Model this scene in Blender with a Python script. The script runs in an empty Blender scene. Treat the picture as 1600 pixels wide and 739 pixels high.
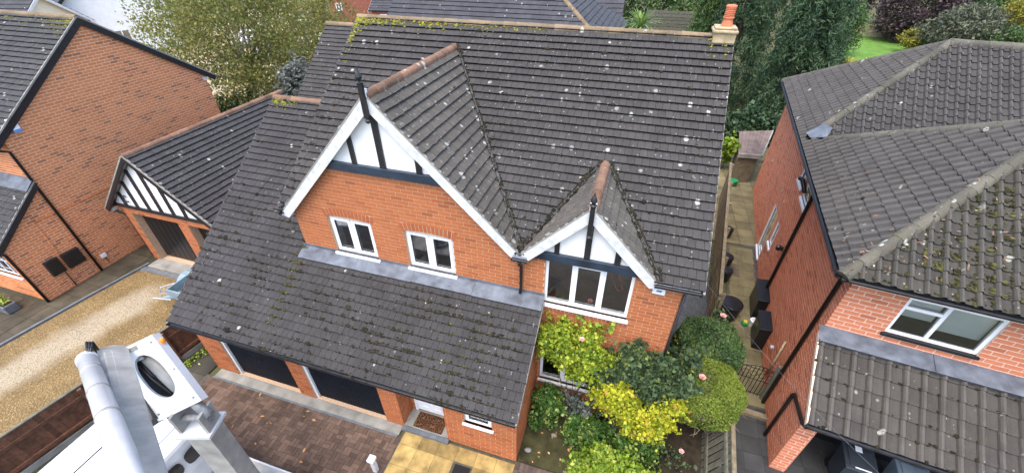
import bpy, math, random
import numpy as np
from mathutils import Vector, Matrix
random.seed(7); rng = np.random.default_rng(7)
scene = bpy.context.scene
COL = scene.collection
# ------------------------------------------------------------------ camera
CAM = np.array([7.3402, -6.5334, 10.432]); YAW, PIT, ROL, FPX = 0.2984, 0.6371, -0.0011, 645.2
def cam_axes():
    cy, sy = math.cos(YAW), math.sin(YAW)
    f0 = np.array([-sy, cy, 0]); rt = np.array([cy, sy, 0]); up = np.array([0, 0, 1.0])
    f = f0*math.cos(PIT) - up*math.sin(PIT); u = up*math.cos(PIT) + f0*math.sin(PIT)
    return rt*math.cos(ROL) + u*math.sin(ROL), u*math.cos(ROL) - rt*math.sin(ROL), f
CR, CU, CF = cam_axes()
cd = bpy.data.cameras.new('camera'); cam = bpy.data.objects.new('camera', cd); COL.objects.link(cam)
cd.sensor_width = 36; cd.lens = FPX/1600*36; cd.clip_start = .05; cd.clip_end = 900
cam.matrix_world = Matrix(((CR[0], CU[0], -CF[0], CAM[0]), (CR[1], CU[1], -CF[1], CAM[1]), (CR[2], CU[2], -CF[2], CAM[2]), (0, 0, 0, 1)))
scene.camera = cam
# ------------------------------------------------------------------ light
SUN_EL, SUN_AZ = math.radians(68), math.radians(195)      # azimuth clockwise from +y; light comes from the front right
w = bpy.data.worlds.new('World'); scene.world = w; w.use_nodes = True
nt = w.node_tree; bg = nt.nodes['Background']; sk = nt.nodes.new('ShaderNodeTexSky')
sk.sky_type = 'NISHITA'; sk.sun_disc = False; sk.sun_elevation = SUN_EL; sk.sun_rotation = SUN_AZ
sk.air_density = 1.0; sk.dust_density = 3.0; sk.ozone_density = 1.0
nt.links.new(sk.outputs[0], bg.inputs[0]); bg.inputs[1].default_value = 0.15
sl = bpy.data.lights.new('sun', 'SUN'); sl.energy = 0.7; sl.angle = math.radians(45); sl.color = (1, .96, .9)
so = bpy.data.objects.new('sun', sl); COL.objects.link(so)
sd = Vector((math.sin(SUN_AZ)*math.cos(SUN_EL), math.cos(SUN_AZ)*math.cos(SUN_EL), math.sin(SUN_EL)))
so.rotation_euler = sd.to_track_quat('Z', 'Y').to_euler(); so.location = (0, -20, 30)
vs = scene.view_settings; vs.view_transform = 'Standard'; vs.look = 'None'; vs.exposure = 1.85; vs.gamma = 1
scene.cycles.use_denoising = True
# ------------------------------------------------------------------ materials
def lin(h):
    h = h.lstrip('#'); o = []
    for i in (0, 2, 4):
        c = int(h[i:i+2], 16)/255; o.append(c/12.92 if c < .04045 else ((c+.055)/1.055)**2.4)
    return tuple(o) + (1,)
class N:
    def __init__(s, name):
        s.m = bpy.data.materials.new(name); s.m.use_nodes = True; s.t = s.m.node_tree
        s.b = s.t.nodes['Principled BSDF']; s.pos = None
    def n(s, typ, **k):
        x = s.t.nodes.new('ShaderNode' + typ)
        for a, v in k.items(): setattr(x, a, v)
        return x
    def put(s, sock, v):
        if isinstance(v, (int, float)): sock.default_value = v
        elif isinstance(v, tuple): sock.default_value = v if len(v) == 4 or sock.type == 'VECTOR' else v + (1,)
        else: s.t.links.new(v, sock)
    def P(s):
        if s.pos is None: s.pos = s.n('NewGeometry').outputs['Position']
        return s.pos
    def math(s, op, a, b=0., c=None):
        x = s.n('Math', operation=op); s.put(x.inputs[0], a); s.put(x.inputs[1], b)
        if c is not None: s.put(x.inputs[2], c)
        return x.outputs[0]
    def mix(s, f, a, b, mode='MIX'):
        x = s.n('MixRGB', blend_type=mode); s.put(x.inputs[0], f); s.put(x.inputs[1], a); s.put(x.inputs[2], b); return x.outputs[0]
    def noise(s, scale, detail=4, rough=.55, vec=None, dist=0):
        x = s.n('TexNoise'); s.put(x.inputs['Vector'], vec if vec is not None else s.P()); x.inputs['Scale'].default_value = scale
        x.inputs['Detail'].default_value = detail; x.inputs['Roughness'].default_value = rough; x.inputs['Distortion'].default_value = dist; return x.outputs[0]
    def ramp(s, v, lo, hi):
        x = s.n('MapRange'); s.put(x.inputs[0], v); x.inputs[1].default_value = lo; x.inputs[2].default_value = hi; return x.outputs[0]
    def rnd(s):
        a = s.n('Attribute', attribute_name='rnd').outputs['Fac']; o = s.n('ObjectInfo').outputs['Random']
        return s.math('FRACT', s.math('ADD', a, o))
    def scalevec(s, v3):
        x = s.n('VectorMath', operation='MULTIPLY'); s.put(x.inputs[0], s.P()); x.inputs[1].default_value = v3; return x.outputs[0]
    def voro(s, scale, feature='F1', dims='3D'):
        p = s.n('VectorMath', operation='ADD'); s.put(p.inputs[0], s.P())
        nz = s.n('TexNoise'); s.put(nz.inputs['Vector'], s.P()); nz.inputs['Scale'].default_value = scale*4
        sc = s.n('VectorMath', operation='SCALE'); s.put(sc.inputs[0], nz.outputs[1]); sc.inputs['Scale'].default_value = .12/scale
        s.put(p.inputs[1], sc.outputs[0])
        x = s.n('TexVoronoi', feature=feature, voronoi_dimensions=dims); s.put(x.inputs['Vector'], p.outputs[0]); x.inputs['Scale'].default_value = scale
        return x.outputs['Distance'], (x.outputs['Color'] if feature == 'F1' else None)
    def spots(s, scale, rmax, keep):
        d, c = s.voro(scale, dims='2D'); sep = s.n('SeparateColor'); s.put(sep.inputs[0], c)
        r = s.math('SUBTRACT', s.math('MULTIPLY', s.math('MAXIMUM', s.math('SUBTRACT', sep.outputs[0], 1-keep), 0.), rmax/keep), .015)
        x = s.n('MapRange'); s.put(x.inputs[0], s.math('SUBTRACT', d, r)); x.inputs[1].default_value = .025; x.inputs[2].default_value = -.02; return x.outputs[0]
    def bump(s, h, strength=.3, dist=.01):
        x = s.n('Bump'); s.put(x.inputs['Height'], h); x.inputs['Strength'].default_value = strength; x.inputs['Distance'].default_value = dist
        s.t.links.new(x.outputs[0], s.b.inputs['Normal'])
    def done(s, col, rough=.7, spec=.3, metal=0.):
        s.put(s.b.inputs['Base Color'], col); s.put(s.b.inputs['Roughness'], rough)
        s.b.inputs['Specular IOR Level'].default_value = spec; s.b.inputs['Metallic'].default_value = metal; return s.m
def plain(name, col, rough=.6, var=.12, nscale=6, namt=.25, spec=.3, bump=0., pvar=0., metal=0.):
    m = N(name); c = col + (1,) if len(col) == 3 else col
    f = m.noise(nscale); c2 = tuple(x*(1-namt) for x in c[:3]); c3 = tuple(min(1, x*(1+namt*.6)) for x in c[:3])
    o = m.mix(m.ramp(f, .3, .7), c2, c3)
    if pvar:
        k = m.math('MULTIPLY_ADD', m.rnd(), 2*pvar, 1-pvar); g = m.n('CombineColor')
        for i in range(3): m.put(g.inputs[i], k)
        o = m.mix(1., o, g.outputs[0], 'MULTIPLY')
    if bump: m.bump(m.noise(nscale*12, 3), bump, .004)
    return m.done(o, rough, spec, metal)
def tile_mat(name, base, dark, lich=.35, moss=.45, moss_col=(.05, .055, .012), pvar=.11, fleck=(.37, .37, .33), big=1.0, edge_shade_moss=(.008, .0075, .0065), dim=.45):
    base, dark = tuple(x*dim for x in base), tuple(x*dim for x in dark)
    m = N(name); o = m.mix(m.ramp(m.noise(1.1, 5, .6), .35, .7), base, dark)
    o = m.mix(m.math('MULTIPLY', m.ramp(m.noise(45, 3), .45, .75), .35), o, tuple(min(1, x*1.7) for x in base))
    k = m.math('MULTIPLY_ADD', m.rnd(), 2*pvar, 1-pvar); g = m.n('CombineColor')
    for i in range(3): m.put(g.inputs[i], k)
    o = m.mix(1., o, g.outputs[0], 'MULTIPLY')
    mm = m.math('MULTIPLY', m.ramp(m.noise(1.6, 3), .5, .68), m.ramp(m.noise(16, 4, .65), .56, .66))
    o = m.mix(m.math('MULTIPLY', mm, moss), o, moss_col)
    pt_ = m.ramp(m.noise(.8, 3), .38, .55); o = m.mix(m.math('MULTIPLY', m.math('MULTIPLY', m.spots(2.6, .14*big, lich), pt_), .9), o, fleck); o = m.mix(m.math('MULTIPLY', m.ramp(m.noise(5, 6, .75), .56, .72), .28), o, tuple(x*1.9 for x in base))
    o = m.mix(m.math('MULTIPLY', m.spots(8.5, .17, lich*.6), .5), o, tuple(x*.8 for x in fleck))
    m.bump(m.noise(60, 4), .25, .004)
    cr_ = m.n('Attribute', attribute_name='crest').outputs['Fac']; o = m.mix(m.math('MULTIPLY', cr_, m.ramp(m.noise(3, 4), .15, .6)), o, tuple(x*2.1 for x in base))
    ed = m.n('Attribute', attribute_name='edge').outputs['Fac']; o = m.mix(m.math('MULTIPLY', ed, m.ramp(m.noise(7, 3), .2, .5)), o, edge_shade_moss)  # course shadow painted into the tile front edges, together with dark moss
    return m.done(o, .78, .25)
def brick_mat(name, a, b, burnt, pb=.07, grime=.3):
    m = N(name); r = m.rnd(); rp = m.n('ValToRGB'); m.put(rp.inputs[0], r); cr = rp.color_ramp; cr.interpolation = 'LINEAR'
    cr.elements[0].position = 0; cr.elements[0].color = burnt + (1,); cr.elements[1].position = 1; cr.elements[1].color = a + (1,)
    for p, c in ((pb, burnt), (pb+.03, b), (.55, a), (.8, tuple((x+y)/2 for x, y in zip(a, b)))):
        e = cr.elements.new(p); e.color = c + (1,)
    o = m.mix(m.math('MULTIPLY', m.ramp(m.noise(30, 4), .4, .75), .4), rp.outputs[0], tuple(x*.6 for x in a))
    o = m.mix(m.math('MULTIPLY', m.ramp(m.noise(.9, 4), .45, .75), grime), o, tuple(x*.62 for x in a))
    m.bump(m.noise(90, 3), .3, .003)
    return m.done(o, .85, .2)
M = {}
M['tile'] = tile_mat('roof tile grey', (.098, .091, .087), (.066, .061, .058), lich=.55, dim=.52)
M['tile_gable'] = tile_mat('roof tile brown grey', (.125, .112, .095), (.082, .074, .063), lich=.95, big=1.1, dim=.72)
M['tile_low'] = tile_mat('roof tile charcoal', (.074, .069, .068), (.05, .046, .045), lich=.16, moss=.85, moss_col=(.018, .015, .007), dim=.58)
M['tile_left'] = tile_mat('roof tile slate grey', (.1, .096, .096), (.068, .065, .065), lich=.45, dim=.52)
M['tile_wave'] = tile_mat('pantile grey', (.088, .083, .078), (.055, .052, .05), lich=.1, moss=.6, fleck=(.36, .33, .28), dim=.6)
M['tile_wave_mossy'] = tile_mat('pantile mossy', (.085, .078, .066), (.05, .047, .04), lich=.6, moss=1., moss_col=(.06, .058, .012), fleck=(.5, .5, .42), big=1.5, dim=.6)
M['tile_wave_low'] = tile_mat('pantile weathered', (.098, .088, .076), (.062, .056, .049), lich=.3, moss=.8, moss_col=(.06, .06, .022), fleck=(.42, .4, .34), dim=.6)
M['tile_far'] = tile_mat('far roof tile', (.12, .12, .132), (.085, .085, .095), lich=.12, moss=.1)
M['deck'] = plain('roof underlay', (.018, .018, .02), .9, pvar=0)
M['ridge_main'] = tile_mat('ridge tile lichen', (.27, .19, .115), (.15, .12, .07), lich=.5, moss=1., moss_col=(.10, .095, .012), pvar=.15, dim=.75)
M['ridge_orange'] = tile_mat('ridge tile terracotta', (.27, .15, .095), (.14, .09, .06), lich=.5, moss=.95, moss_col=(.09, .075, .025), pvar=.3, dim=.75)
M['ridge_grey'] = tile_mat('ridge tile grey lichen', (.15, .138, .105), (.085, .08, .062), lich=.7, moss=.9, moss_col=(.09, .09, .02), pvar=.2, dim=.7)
M['brick'] = brick_mat('orange brick', (.44, .148, .056), (.36, .112, .043), (.29, .095, .04), .06)
M['brick_left'] = brick_mat('orange flecked brick', (.68, .255, .10), (.56, .20, .078), (.36, .145, .07), .08, .15)
M['brick_right'] = brick_mat('red brick', (.60, .215, .115), (.50, .17, .09), (.41, .135, .075), .06, .12)
M['brick_red'] = brick_mat('deep red brick', (.40, .125, .065), (.31, .09, .048), (.2, .06, .035), .05)
def mortar(name, col): return plain(name, col, .95, nscale=20, namt=.2, spec=.1)
M['mortar_l'] = mortar('mortar light', (.86, .62, .44)); M['mortar'] = mortar('mortar buff', (.52, .36, .24)); M['mortar_r'] = mortar('mortar pale', (.68, .53, .41))
def brick_tex(name, a, b, mo):
    m = N(name); g = m.n('NewGeometry'); sp = m.n('SeparateXYZ'); m.put(sp.inputs[0], g.outputs['Position'])
    cb = m.n('CombineXYZ'); m.put(cb.inputs[0], m.math('ADD', sp.outputs[0], sp.outputs[1])); m.put(cb.inputs[1], sp.outputs[2])
    t = m.n('TexBrick'); m.put(t.inputs['Vector'], cb.outputs[0]); t.inputs['Scale'].default_value = 1
    t.inputs['Brick Width'].default_value = .275; t.inputs['Row Height'].default_value = .095; t.inputs['Mortar Size'].default_value = .008
    t.inputs['Color1'].default_value = a + (1,); t.inputs['Color2'].default_value = b + (1,); t.inputs['Mortar'].default_value = mo + (1,)
    return m.done(t.outputs[0], .85, .2)
M['brick_arch'] = brick_mat('arch brick', (.40, .115, .045), (.32, .09, .036), (.3, .085, .035), .05)
M['bricktex'] = brick_tex('far orange brick', (.40, .14, .07), (.3, .1, .05), (.42, .3, .22))
M['bricktex_red'] = brick_tex('far red brick', (.30, .085, .055), (.22, .065, .042), (.3, .17, .13))
M['white'] = plain('white upvc', (.78, .79, .80), .35, nscale=3, namt=.06, spec=.5)
M['barge'] = plain('white painted board', (.60, .61, .63), .5, nscale=7, namt=.22, spec=.4)
M['render'] = plain('white render', (.76, .76, .75), .85, nscale=2.5, namt=.07, bump=.2)
M['cream'] = plain('cream render', (.7, .64, .5), .85, nscale=2, namt=.08)
M['black'] = plain('black paint', (.018, .018, .02), .35, nscale=8, namt=.4, spec=.5)
M['blackplastic'] = plain('black plastic', (.012, .012, .013), .35, nscale=8, namt=.3, spec=.4)
M['navy'] = plain('blue black paint', (.022, .035, .055), .3, nscale=3, namt=.5, spec=.6)
M['doorblue'] = plain('dark navy door', (.006, .009, .015), .6, nscale=2, namt=.3, spec=.15)
M['lead'] = plain('lead sheet', (.115, .13, .155), .65, nscale=3.5, namt=.5, spec=.35, bump=.15)
M['leaddark'] = plain('old lead valley', (.06, .066, .07), .6, nscale=4, namt=.5, spec=.4)
M['stone'] = plain('sandstone chimney cap', (.42, .33, .2), .9, nscale=7, namt=.35, bump=.3)
M['terracotta'] = plain('terracotta pot', (.52, .17, .085), .75, nscale=5, namt=.2)
M['concrete'] = plain('concrete', (.27, .26, .23), .9, nscale=2.4, namt=.35, bump=.3)
M['kerb'] = plain('grey kerb', (.13, .14, .15), .8, nscale=5, namt=.25, bump=.2)
M['interior'] = plain('room wall', (.2, .18, .155), .9, nscale=2, namt=.4)
M['curtain'] = plain('curtain cloth', (.5, .47, .42), .9, nscale=9, namt=.25)
M['blind'] = plain('roller blind', (.82, .84, .82), .9, nscale=3, namt=.06)
M['red'] = plain('red cable', (.55, .07, .03), .5)
M['moss'] = plain('moss', (.048, .047, .013), .95, nscale=14, namt=.6, pvar=.6)
M['moss_olive'] = plain('olive moss', (.048, .046, .013), .95, nscale=6, namt=.7, pvar=.7)
M['moss_dark'] = plain('dark moss', (.020, .017, .008), .95, nscale=14, namt=.5, pvar=.5)
M['moss_bright'] = plain('bright moss', (.17, .165, .018), .95, nscale=10, namt=.5, pvar=.4)
M['galvw'] = plain('weathered grey plastic', (.4, .43, .44), .6)
M['wood_fence'] = plain('brown fence board', (.14, .064, .036), .85, nscale=9, namt=.4, pvar=.25)
M['wood_pale'] = plain('weathered timber', (.2, .16, .10), .85, nscale=7, namt=.35, pvar=.2)
M['wood_grey'] = plain('grey green timber', (.14, .135, .10), .9, nscale=8, namt=.35, pvar=.2)
M['pebble_brick'] = plain('shale grey', (.13, .14, .15), .8, pvar=.5)
M['leafbrown'] = plain('dry leaf', (.42, .22, .09), .8, nscale=20, namt=.4, pvar=.4)
def glass_mat():
    m = bpy.data.materials.new('window glass'); m.use_nodes = True; t = m.node_tree; t.nodes.clear()
    o = t.nodes.new('ShaderNodeOutputMaterial'); x = t.nodes.new('ShaderNodeMixShader'); a = t.nodes.new('ShaderNodeBsdfTransparent'); b = t.nodes.new('ShaderNodeBsdfGlossy')
    a.inputs[0].default_value = (.82, .86, .85, 1); b.inputs['Roughness'].default_value = .02; f = t.nodes.new('ShaderNodeFresnel'); f.inputs[0].default_value = 1.6
    ad = t.nodes.new('ShaderNodeMath'); ad.operation = 'MULTIPLY_ADD'; ad.inputs[1].default_value = 1.; ad.inputs[2].default_value = .2
    t.links.new(f.outputs[0], ad.inputs[0]); t.links.new(ad.outputs[0], x.inputs[0]); t.links.new(a.outputs[0], x.inputs[1]); t.links.new(b.outputs[0], x.inputs[2]); t.links.new(x.outputs[0], o.inputs[0]); return m
M['glass'] = glass_mat()
def leaf_mat(name, stops, trans=.25):
    m = N(name); r = m.n('Attribute', attribute_name='rnd').outputs['Fac']; rp = m.n('ValToRGB'); m.put(rp.inputs[0], r); cr = rp.color_ramp
    cr.elements[0].position = 0; cr.elements[0].color = stops[0] + (1,); cr.elements[1].position = 1; cr.elements[1].color = stops[-1] + (1,)
    for i, c in enumerate(stops[1:-1]):
        e = cr.elements.new((i+1)/(len(stops)-1)); e.color = c + (1,)
    mt = m.done(rp.outputs[0], .55, .35)
    tr = m.n('BsdfTranslucent'); m.put(tr.inputs[0], rp.outputs[0]); mx = m.n('MixShader'); mx.inputs[0].default_value = trans
    out = m.t.nodes['Material Output']; m.t.links.new(m.b.outputs[0], mx.inputs[1]); m.t.links.new(tr.outputs[0], mx.inputs[2]); m.t.links.new(mx.outputs[0], out.inputs[0]); return mt
# ------------------------------------------------------------------ mesh helpers
V3 = lambda *a: np.array(a, float)
def unit(a): a = np.asarray(a, float); return a/np.linalg.norm(a)
class MB:
    def __init__(s): s.v = []; s.f = []; s.r = []; s.e = None; s.c = None
    def face(s, pts, r=0.):
        i = len(s.v); s.v.extend([tuple(p) for p in pts]); s.f.append(tuple(range(i, i+len(pts)))); s.r.append(r); return s
    def box(s, o, x, y, z, r=0., skip=()):
        o, x, y, z = [np.asarray(q, float) for q in (o, x, y, z)]; i = len(s.v)
        for a in (0, 1):
            for b in (0, 1):
                for c in (0, 1): s.v.append(tuple(o + x*a + y*b + z*c))
        F = {'x0': (0, 1, 3, 2), 'x1': (4, 6, 7, 5), 'y0': (0, 4, 5, 1), 'y1': (2, 3, 7, 6), 'z0': (0, 2, 6, 4), 'z1': (1, 5, 7, 3)}
        for k, f in F.items():
            if k in skip: continue
            s.f.append(tuple(i+q for q in f)); s.r.append(r)
        return s
    def abox(s, x0, x1, y0, y1, z0, z1, r=0.): return s.box((x0, y0, z0), (x1-x0, 0, 0), (0, y1-y0, 0), (0, 0, z1-z0), r)
    def prism(s, poly, d, r=0.):       # poly list of 3d points (planar), extruded by vector d
        n = len(poly); d = np.asarray(d, float); i = len(s.v); s.v += [tuple(np.asarray(p, float)) for p in poly] + [tuple(np.asarray(p, float)+d) for p in poly]
        s.f.append(tuple(i+k for k in range(n))[::-1]); s.f.append(tuple(i+n+k for k in range(n))); s.r += [r, r]
        for k in range(n): s.f.append((i+k, i+(k+1) % n, i+n+(k+1) % n, i+n+k)); s.r.append(r)
        return s
    def tube(s, pts, rad, n=8, r=0., cap=True):
        pts = [np.asarray(p, float) for p in pts]; rad = rad if isinstance(rad, (list, tuple)) else [rad]*len(pts); i0 = len(s.v); ref = None
        for k, p in enumerate(pts):
            d = unit((pts[min(k+1, len(pts)-1)] - pts[max(k-1, 0)]))
            if ref is None: ref = np.cross(d, (0, 0, 1)) if abs(d[2]) < .9 else np.cross(d, (1, 0, 0))
            a = unit(ref - d*np.dot(ref, d)); b = np.cross(d, a); ref = a
            for q in range(n): t = 2*math.pi*q/n; s.v.append(tuple(p + rad[k]*(a*math.cos(t) + b*math.sin(t))))
        for k in range(len(pts)-1):
            for q in range(n): s.f.append((i0+k*n+q, i0+k*n+(q+1) % n, i0+(k+1)*n+(q+1) % n, i0+(k+1)*n+q)); s.r.append(r)
        if cap: s.f.append(tuple(i0+q for q in range(n))[::-1]); s.f.append(tuple(i0+(len(pts)-1)*n+q for q in range(n))); s.r += [r, r]
        return s
    def lathe(s, base, prof, n=16, r=0., ax=(1, 0, 0), ay=(0, 1, 0), az=(0, 0, 1)):
        base, ax, ay, az = [np.asarray(q, float) for q in (base, ax, ay, az)]; i0 = len(s.v)
        for (rr, z) in prof:
            for q in range(n): t = 2*math.pi*q/n; s.v.append(tuple(base + az*z + rr*(ax*math.cos(t) + ay*math.sin(t))))
        for k in range(len(prof)-1):
            for q in range(n): s.f.append((i0+k*n+q, i0+k*n+(q+1) % n, i0+(k+1)*n+(q+1) % n, i0+(k+1)*n+q)); s.r.append(r)
        s.f.append(tuple(i0+q for q in range(n))[::-1]); s.f.append(tuple(i0+(len(prof)-1)*n+q for q in range(n))); s.r += [r, r]
        return s
    def mesh(s, name, mat, smooth=False):
        me = bpy.data.meshes.new(name); me.from_pydata(s.v, [], s.f)
        a = me.attributes.new('rnd', 'FLOAT', 'FACE'); a.data.foreach_set('value', s.r)
        if s.e: e = me.attributes.new('edge', 'FLOAT', 'FACE'); v = np.zeros(len(s.f), np.float32); v[s.e] = 1; e.data.foreach_set('value', v)
        if s.c: e = me.attributes.new('crest', 'FLOAT', 'FACE'); v = np.zeros(len(s.f), np.float32); v[s.c] = .55; e.data.foreach_set('value', v)
        me.materials.append(M[mat] if isinstance(mat, str) else mat)
        if smooth: me.polygons.foreach_set('use_smooth', [True]*len(me.polygons))
        me.update(); return me
    def build(s, name, mat, parent=None, smooth=False, bevel=0., **kw):
        o = add(name, s.mesh(name, mat, smooth), parent, **kw)
        if bevel: b = o.modifiers.new('bevel', 'BEVEL'); b.width = bevel; b.segments = 2; b.limit_method = 'ANGLE'
        return o
def add(name, data, parent=None, label=None, cat=None, group=None, kind=None):
    o = bpy.data.objects.new(name, data); COL.objects.link(o)
    if parent is not None:
        o.parent = parent
        if parent.type == 'EMPTY': o.location = -parent.location
    for k, v in (('label', label), ('category', cat), ('group', group), ('kind', kind)):
        if v: o[k] = v
    return o
def thing(name, label, cat, loc, group=None):
    o = bpy.data.objects.new(name, None); COL.objects.link(o); o.location = loc; o.empty_display_size = .3
    o['label'] = label; o['category'] = cat
    if group: o['group'] = group
    return o
def piece(name, me, parent, mw):        # parent's world matrix is identity for parts, minus location for things
    o = bpy.data.objects.new(name, me); COL.objects.link(o); o.parent = parent; o.matrix_basis = mw; return o
def frame_mat(U, V, Nn, O): return Matrix(((U[0], V[0], Nn[0], O[0]), (U[1], V[1], Nn[1], O[1]), (U[2], V[2], Nn[2], O[2]), (0, 0, 0, 1)))
def npmesh(name, Vt, quads, rnd, mat, smooth=False):
    me = bpy.data.meshes.new(name); n = len(Vt); q = len(quads); k = quads.shape[1]
    me.vertices.add(n); me.vertices.foreach_set('co', np.asarray(Vt, np.float32).ravel())
    me.loops.add(q*k); me.loops.foreach_set('vertex_index', quads.astype(np.int32).ravel())
    me.polygons.add(q); me.polygons.foreach_set('loop_start', np.arange(0, q*k, k, dtype=np.int32))
    a = me.attributes.new('rnd', 'FLOAT', 'FACE'); a.data.foreach_set('value', np.asarray(rnd, np.float32))
    me.materials.append(M[mat] if isinstance(mat, str) else mat); me.update(calc_edges=True)
    if smooth: me.polygons.foreach_set('use_smooth', np.ones(q, bool))
    return me
def in_frame(p):
    d = np.asarray(p) - CAM; z = d @ CF
    if z < .3: return None
    x = 800 + FPX*(d @ CR)/z; y = 369.5 - FPX*(d @ CU)/z
    return z if -15 < x < 1615 and -15 < y < 754 else None
def clip(poly, conv):       # Sutherland-Hodgman, conv counter-clockwise
    out = list(poly)
    for i in range(len(conv)):
        a, b = conv[i], conv[(i+1) % len(conv)]; inp = out; out = []
        if not inp: return []
        def side(p): return (b[0]-a[0])*(p[1]-a[1]) - (b[1]-a[1])*(p[0]-a[0])
        for k in range(len(inp)):
            p, q = inp[k], inp[(k+1) % len(inp)]; sp, sq = side(p), side(q)
            if sp >= -1e-9: out.append(p)
            if (sp > 1e-9 and sq < -1e-9) or (sp < -1e-9 and sq > 1e-9):
                t = sp/(sp-sq); out.append((p[0]+(q[0]-p[0])*t, p[1]+(q[1]-p[1])*t))
    return out
def area(p): return .5*sum(p[i][0]*p[(i+1) % len(p)][1] - p[(i+1) % len(p)][0]*p[i][1] for i in range(len(p)))
def ccw(p): return p if area(p) > 0 else p[::-1]
# ------------------------------------------------------------------ roofs
class Pool:                 # collects whole pieces of one kind of one house; the 300 nearest in view become objects
    def __init__(s, name, most=300): s.name = name; s.most = most; s.items = []; s.mbs = {}
    def mb(s, parent, mat):
        k = (parent.name, mat)
        if k not in s.mbs: s.mbs[k] = (MB(), parent, mat)
        return s.mbs[k][0]
    def finish(s):
        s.items.sort(key=lambda t: t[0])
        for i, (d, me, parent, mat, mw, fn) in enumerate(s.items):
            if i < s.most and d < 1e8: piece(s.name, me, parent, mw)
            else: fn(s.mb(parent, mat))
        for b, parent, mat in s.mbs.values():
            if b.f: b.build(s.name, mat, parent, kind='stuff')
TILE_T = .048
_tcache = {}
def flat_h(v, g): return .064 - .048*v/g
def flat_tile(w, g, mat):
    k = ('f', w, g, mat)
    if k not in _tcache:
        b = MB(); emit_flat(b, [(0, 0), (w-.006, 0), (w-.006, g+.05), (0, g+.05)], 0, g, V3(0, 0, 0), V3(1, 0, 0), V3(0, 1, 0), V3(0, 0, 1), 0); _tcache[k] = b.mesh('tile', mat)
    return _tcache[k]
def emit_flat(b, poly, v0, g, O, U, V, Nn, r, dh=0.):
    top = [O + U*p[0] + V*p[1] + Nn*(flat_h(p[1]-v0, g)+dh) for p in poly]; bot = [t - Nn*TILE_T for t in top]
    b.face(top, r); n = len(poly)
    for i in range(n):
        j = (i+1) % n
        if abs(poly[i][1]-poly[j][1]) < 1e-6 and poly[i][1] > v0+g*.5: continue
        b.face([bot[i], bot[j], top[j], top[i]], r)
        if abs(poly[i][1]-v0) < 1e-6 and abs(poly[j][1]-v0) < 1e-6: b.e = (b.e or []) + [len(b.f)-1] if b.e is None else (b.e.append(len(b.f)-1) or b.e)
WP = [(0, .0), (.07, .034), (.15, .066), (.22, .076), (.29, .066), (.37, .034), (.45, .004), (.72, -.014), (1, .0)]
def wave_h(uf, v, g):
    h = 0.
    for (a, ha), (c, hc) in zip(WP, WP[1:]):
        if a <= uf <= c+1e-9: h = ha + (hc-ha)*(uf-a)/(c-a); break
    return h + .04 - .026*v/g
def emit_wave(b, conv, u0, v0, w, g, O, U, V, Nn, r, dh=0.):
    for (a, _), (c, _) in zip(WP, WP[1:]):
        q = [(u0+a*w, v0), (u0+c*w, v0), (u0+c*w, v0+g+.06), (u0+a*w, v0+g+.06)]
        if conv is not None: q = clip(q, conv)
        if len(q) < 3: continue
        H = lambda p: wave_h(min(1, max(0, (p[0]-u0)/w)), p[1]-v0, g)+dh
        top = [O + U*p[0] + V*p[1] + Nn*H(p) for p in q]; b.face(top, r)
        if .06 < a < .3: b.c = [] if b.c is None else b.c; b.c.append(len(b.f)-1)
        for i in range(len(q)):
            j = (i+1) % len(q)
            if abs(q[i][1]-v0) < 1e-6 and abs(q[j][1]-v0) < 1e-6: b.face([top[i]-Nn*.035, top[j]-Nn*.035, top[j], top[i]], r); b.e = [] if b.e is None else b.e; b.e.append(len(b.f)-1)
def wave_tile(w, g, mat):
    k = ('w', w, g, mat)
    if k not in _tcache:
        b = MB(); emit_wave(b, None, 0, 0, w, g, V3(0, 0, 0), V3(1, 0, 0), V3(0, 1, 0), V3(0, 0, 1), 0); _tcache[k] = b.mesh('tile', mat)
    return _tcache[k]
def blob(b, c, U, V, Nn, su, sv, sn, r):
    i = len(b.v); k = [random.uniform(.75, 1.25) for _ in range(9)]
    b.v.append(tuple(c + Nn*sn*k[8]))
    for q in range(5):
        t = q*2*math.pi/5 + k[5]; b.v.append(tuple(c + U*su*k[q]*math.cos(t) + V*sv*k[q]*math.sin(t) + Nn*sn*.35))
    for q in range(5):
        t = q*2*math.pi/5 + k[5]; b.v.append(tuple(c + U*su*1.1*k[q]*math.cos(t) + V*sv*1.1*k[q]*math.sin(t) - Nn*.012))
    for q in range(5):
        p = (q+1) % 5; b.f.append((i, i+1+q, i+1+p)); b.f.append((i+1+q, i+6+q, i+6+p, i+1+p)); b.r += [r, r]
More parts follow.
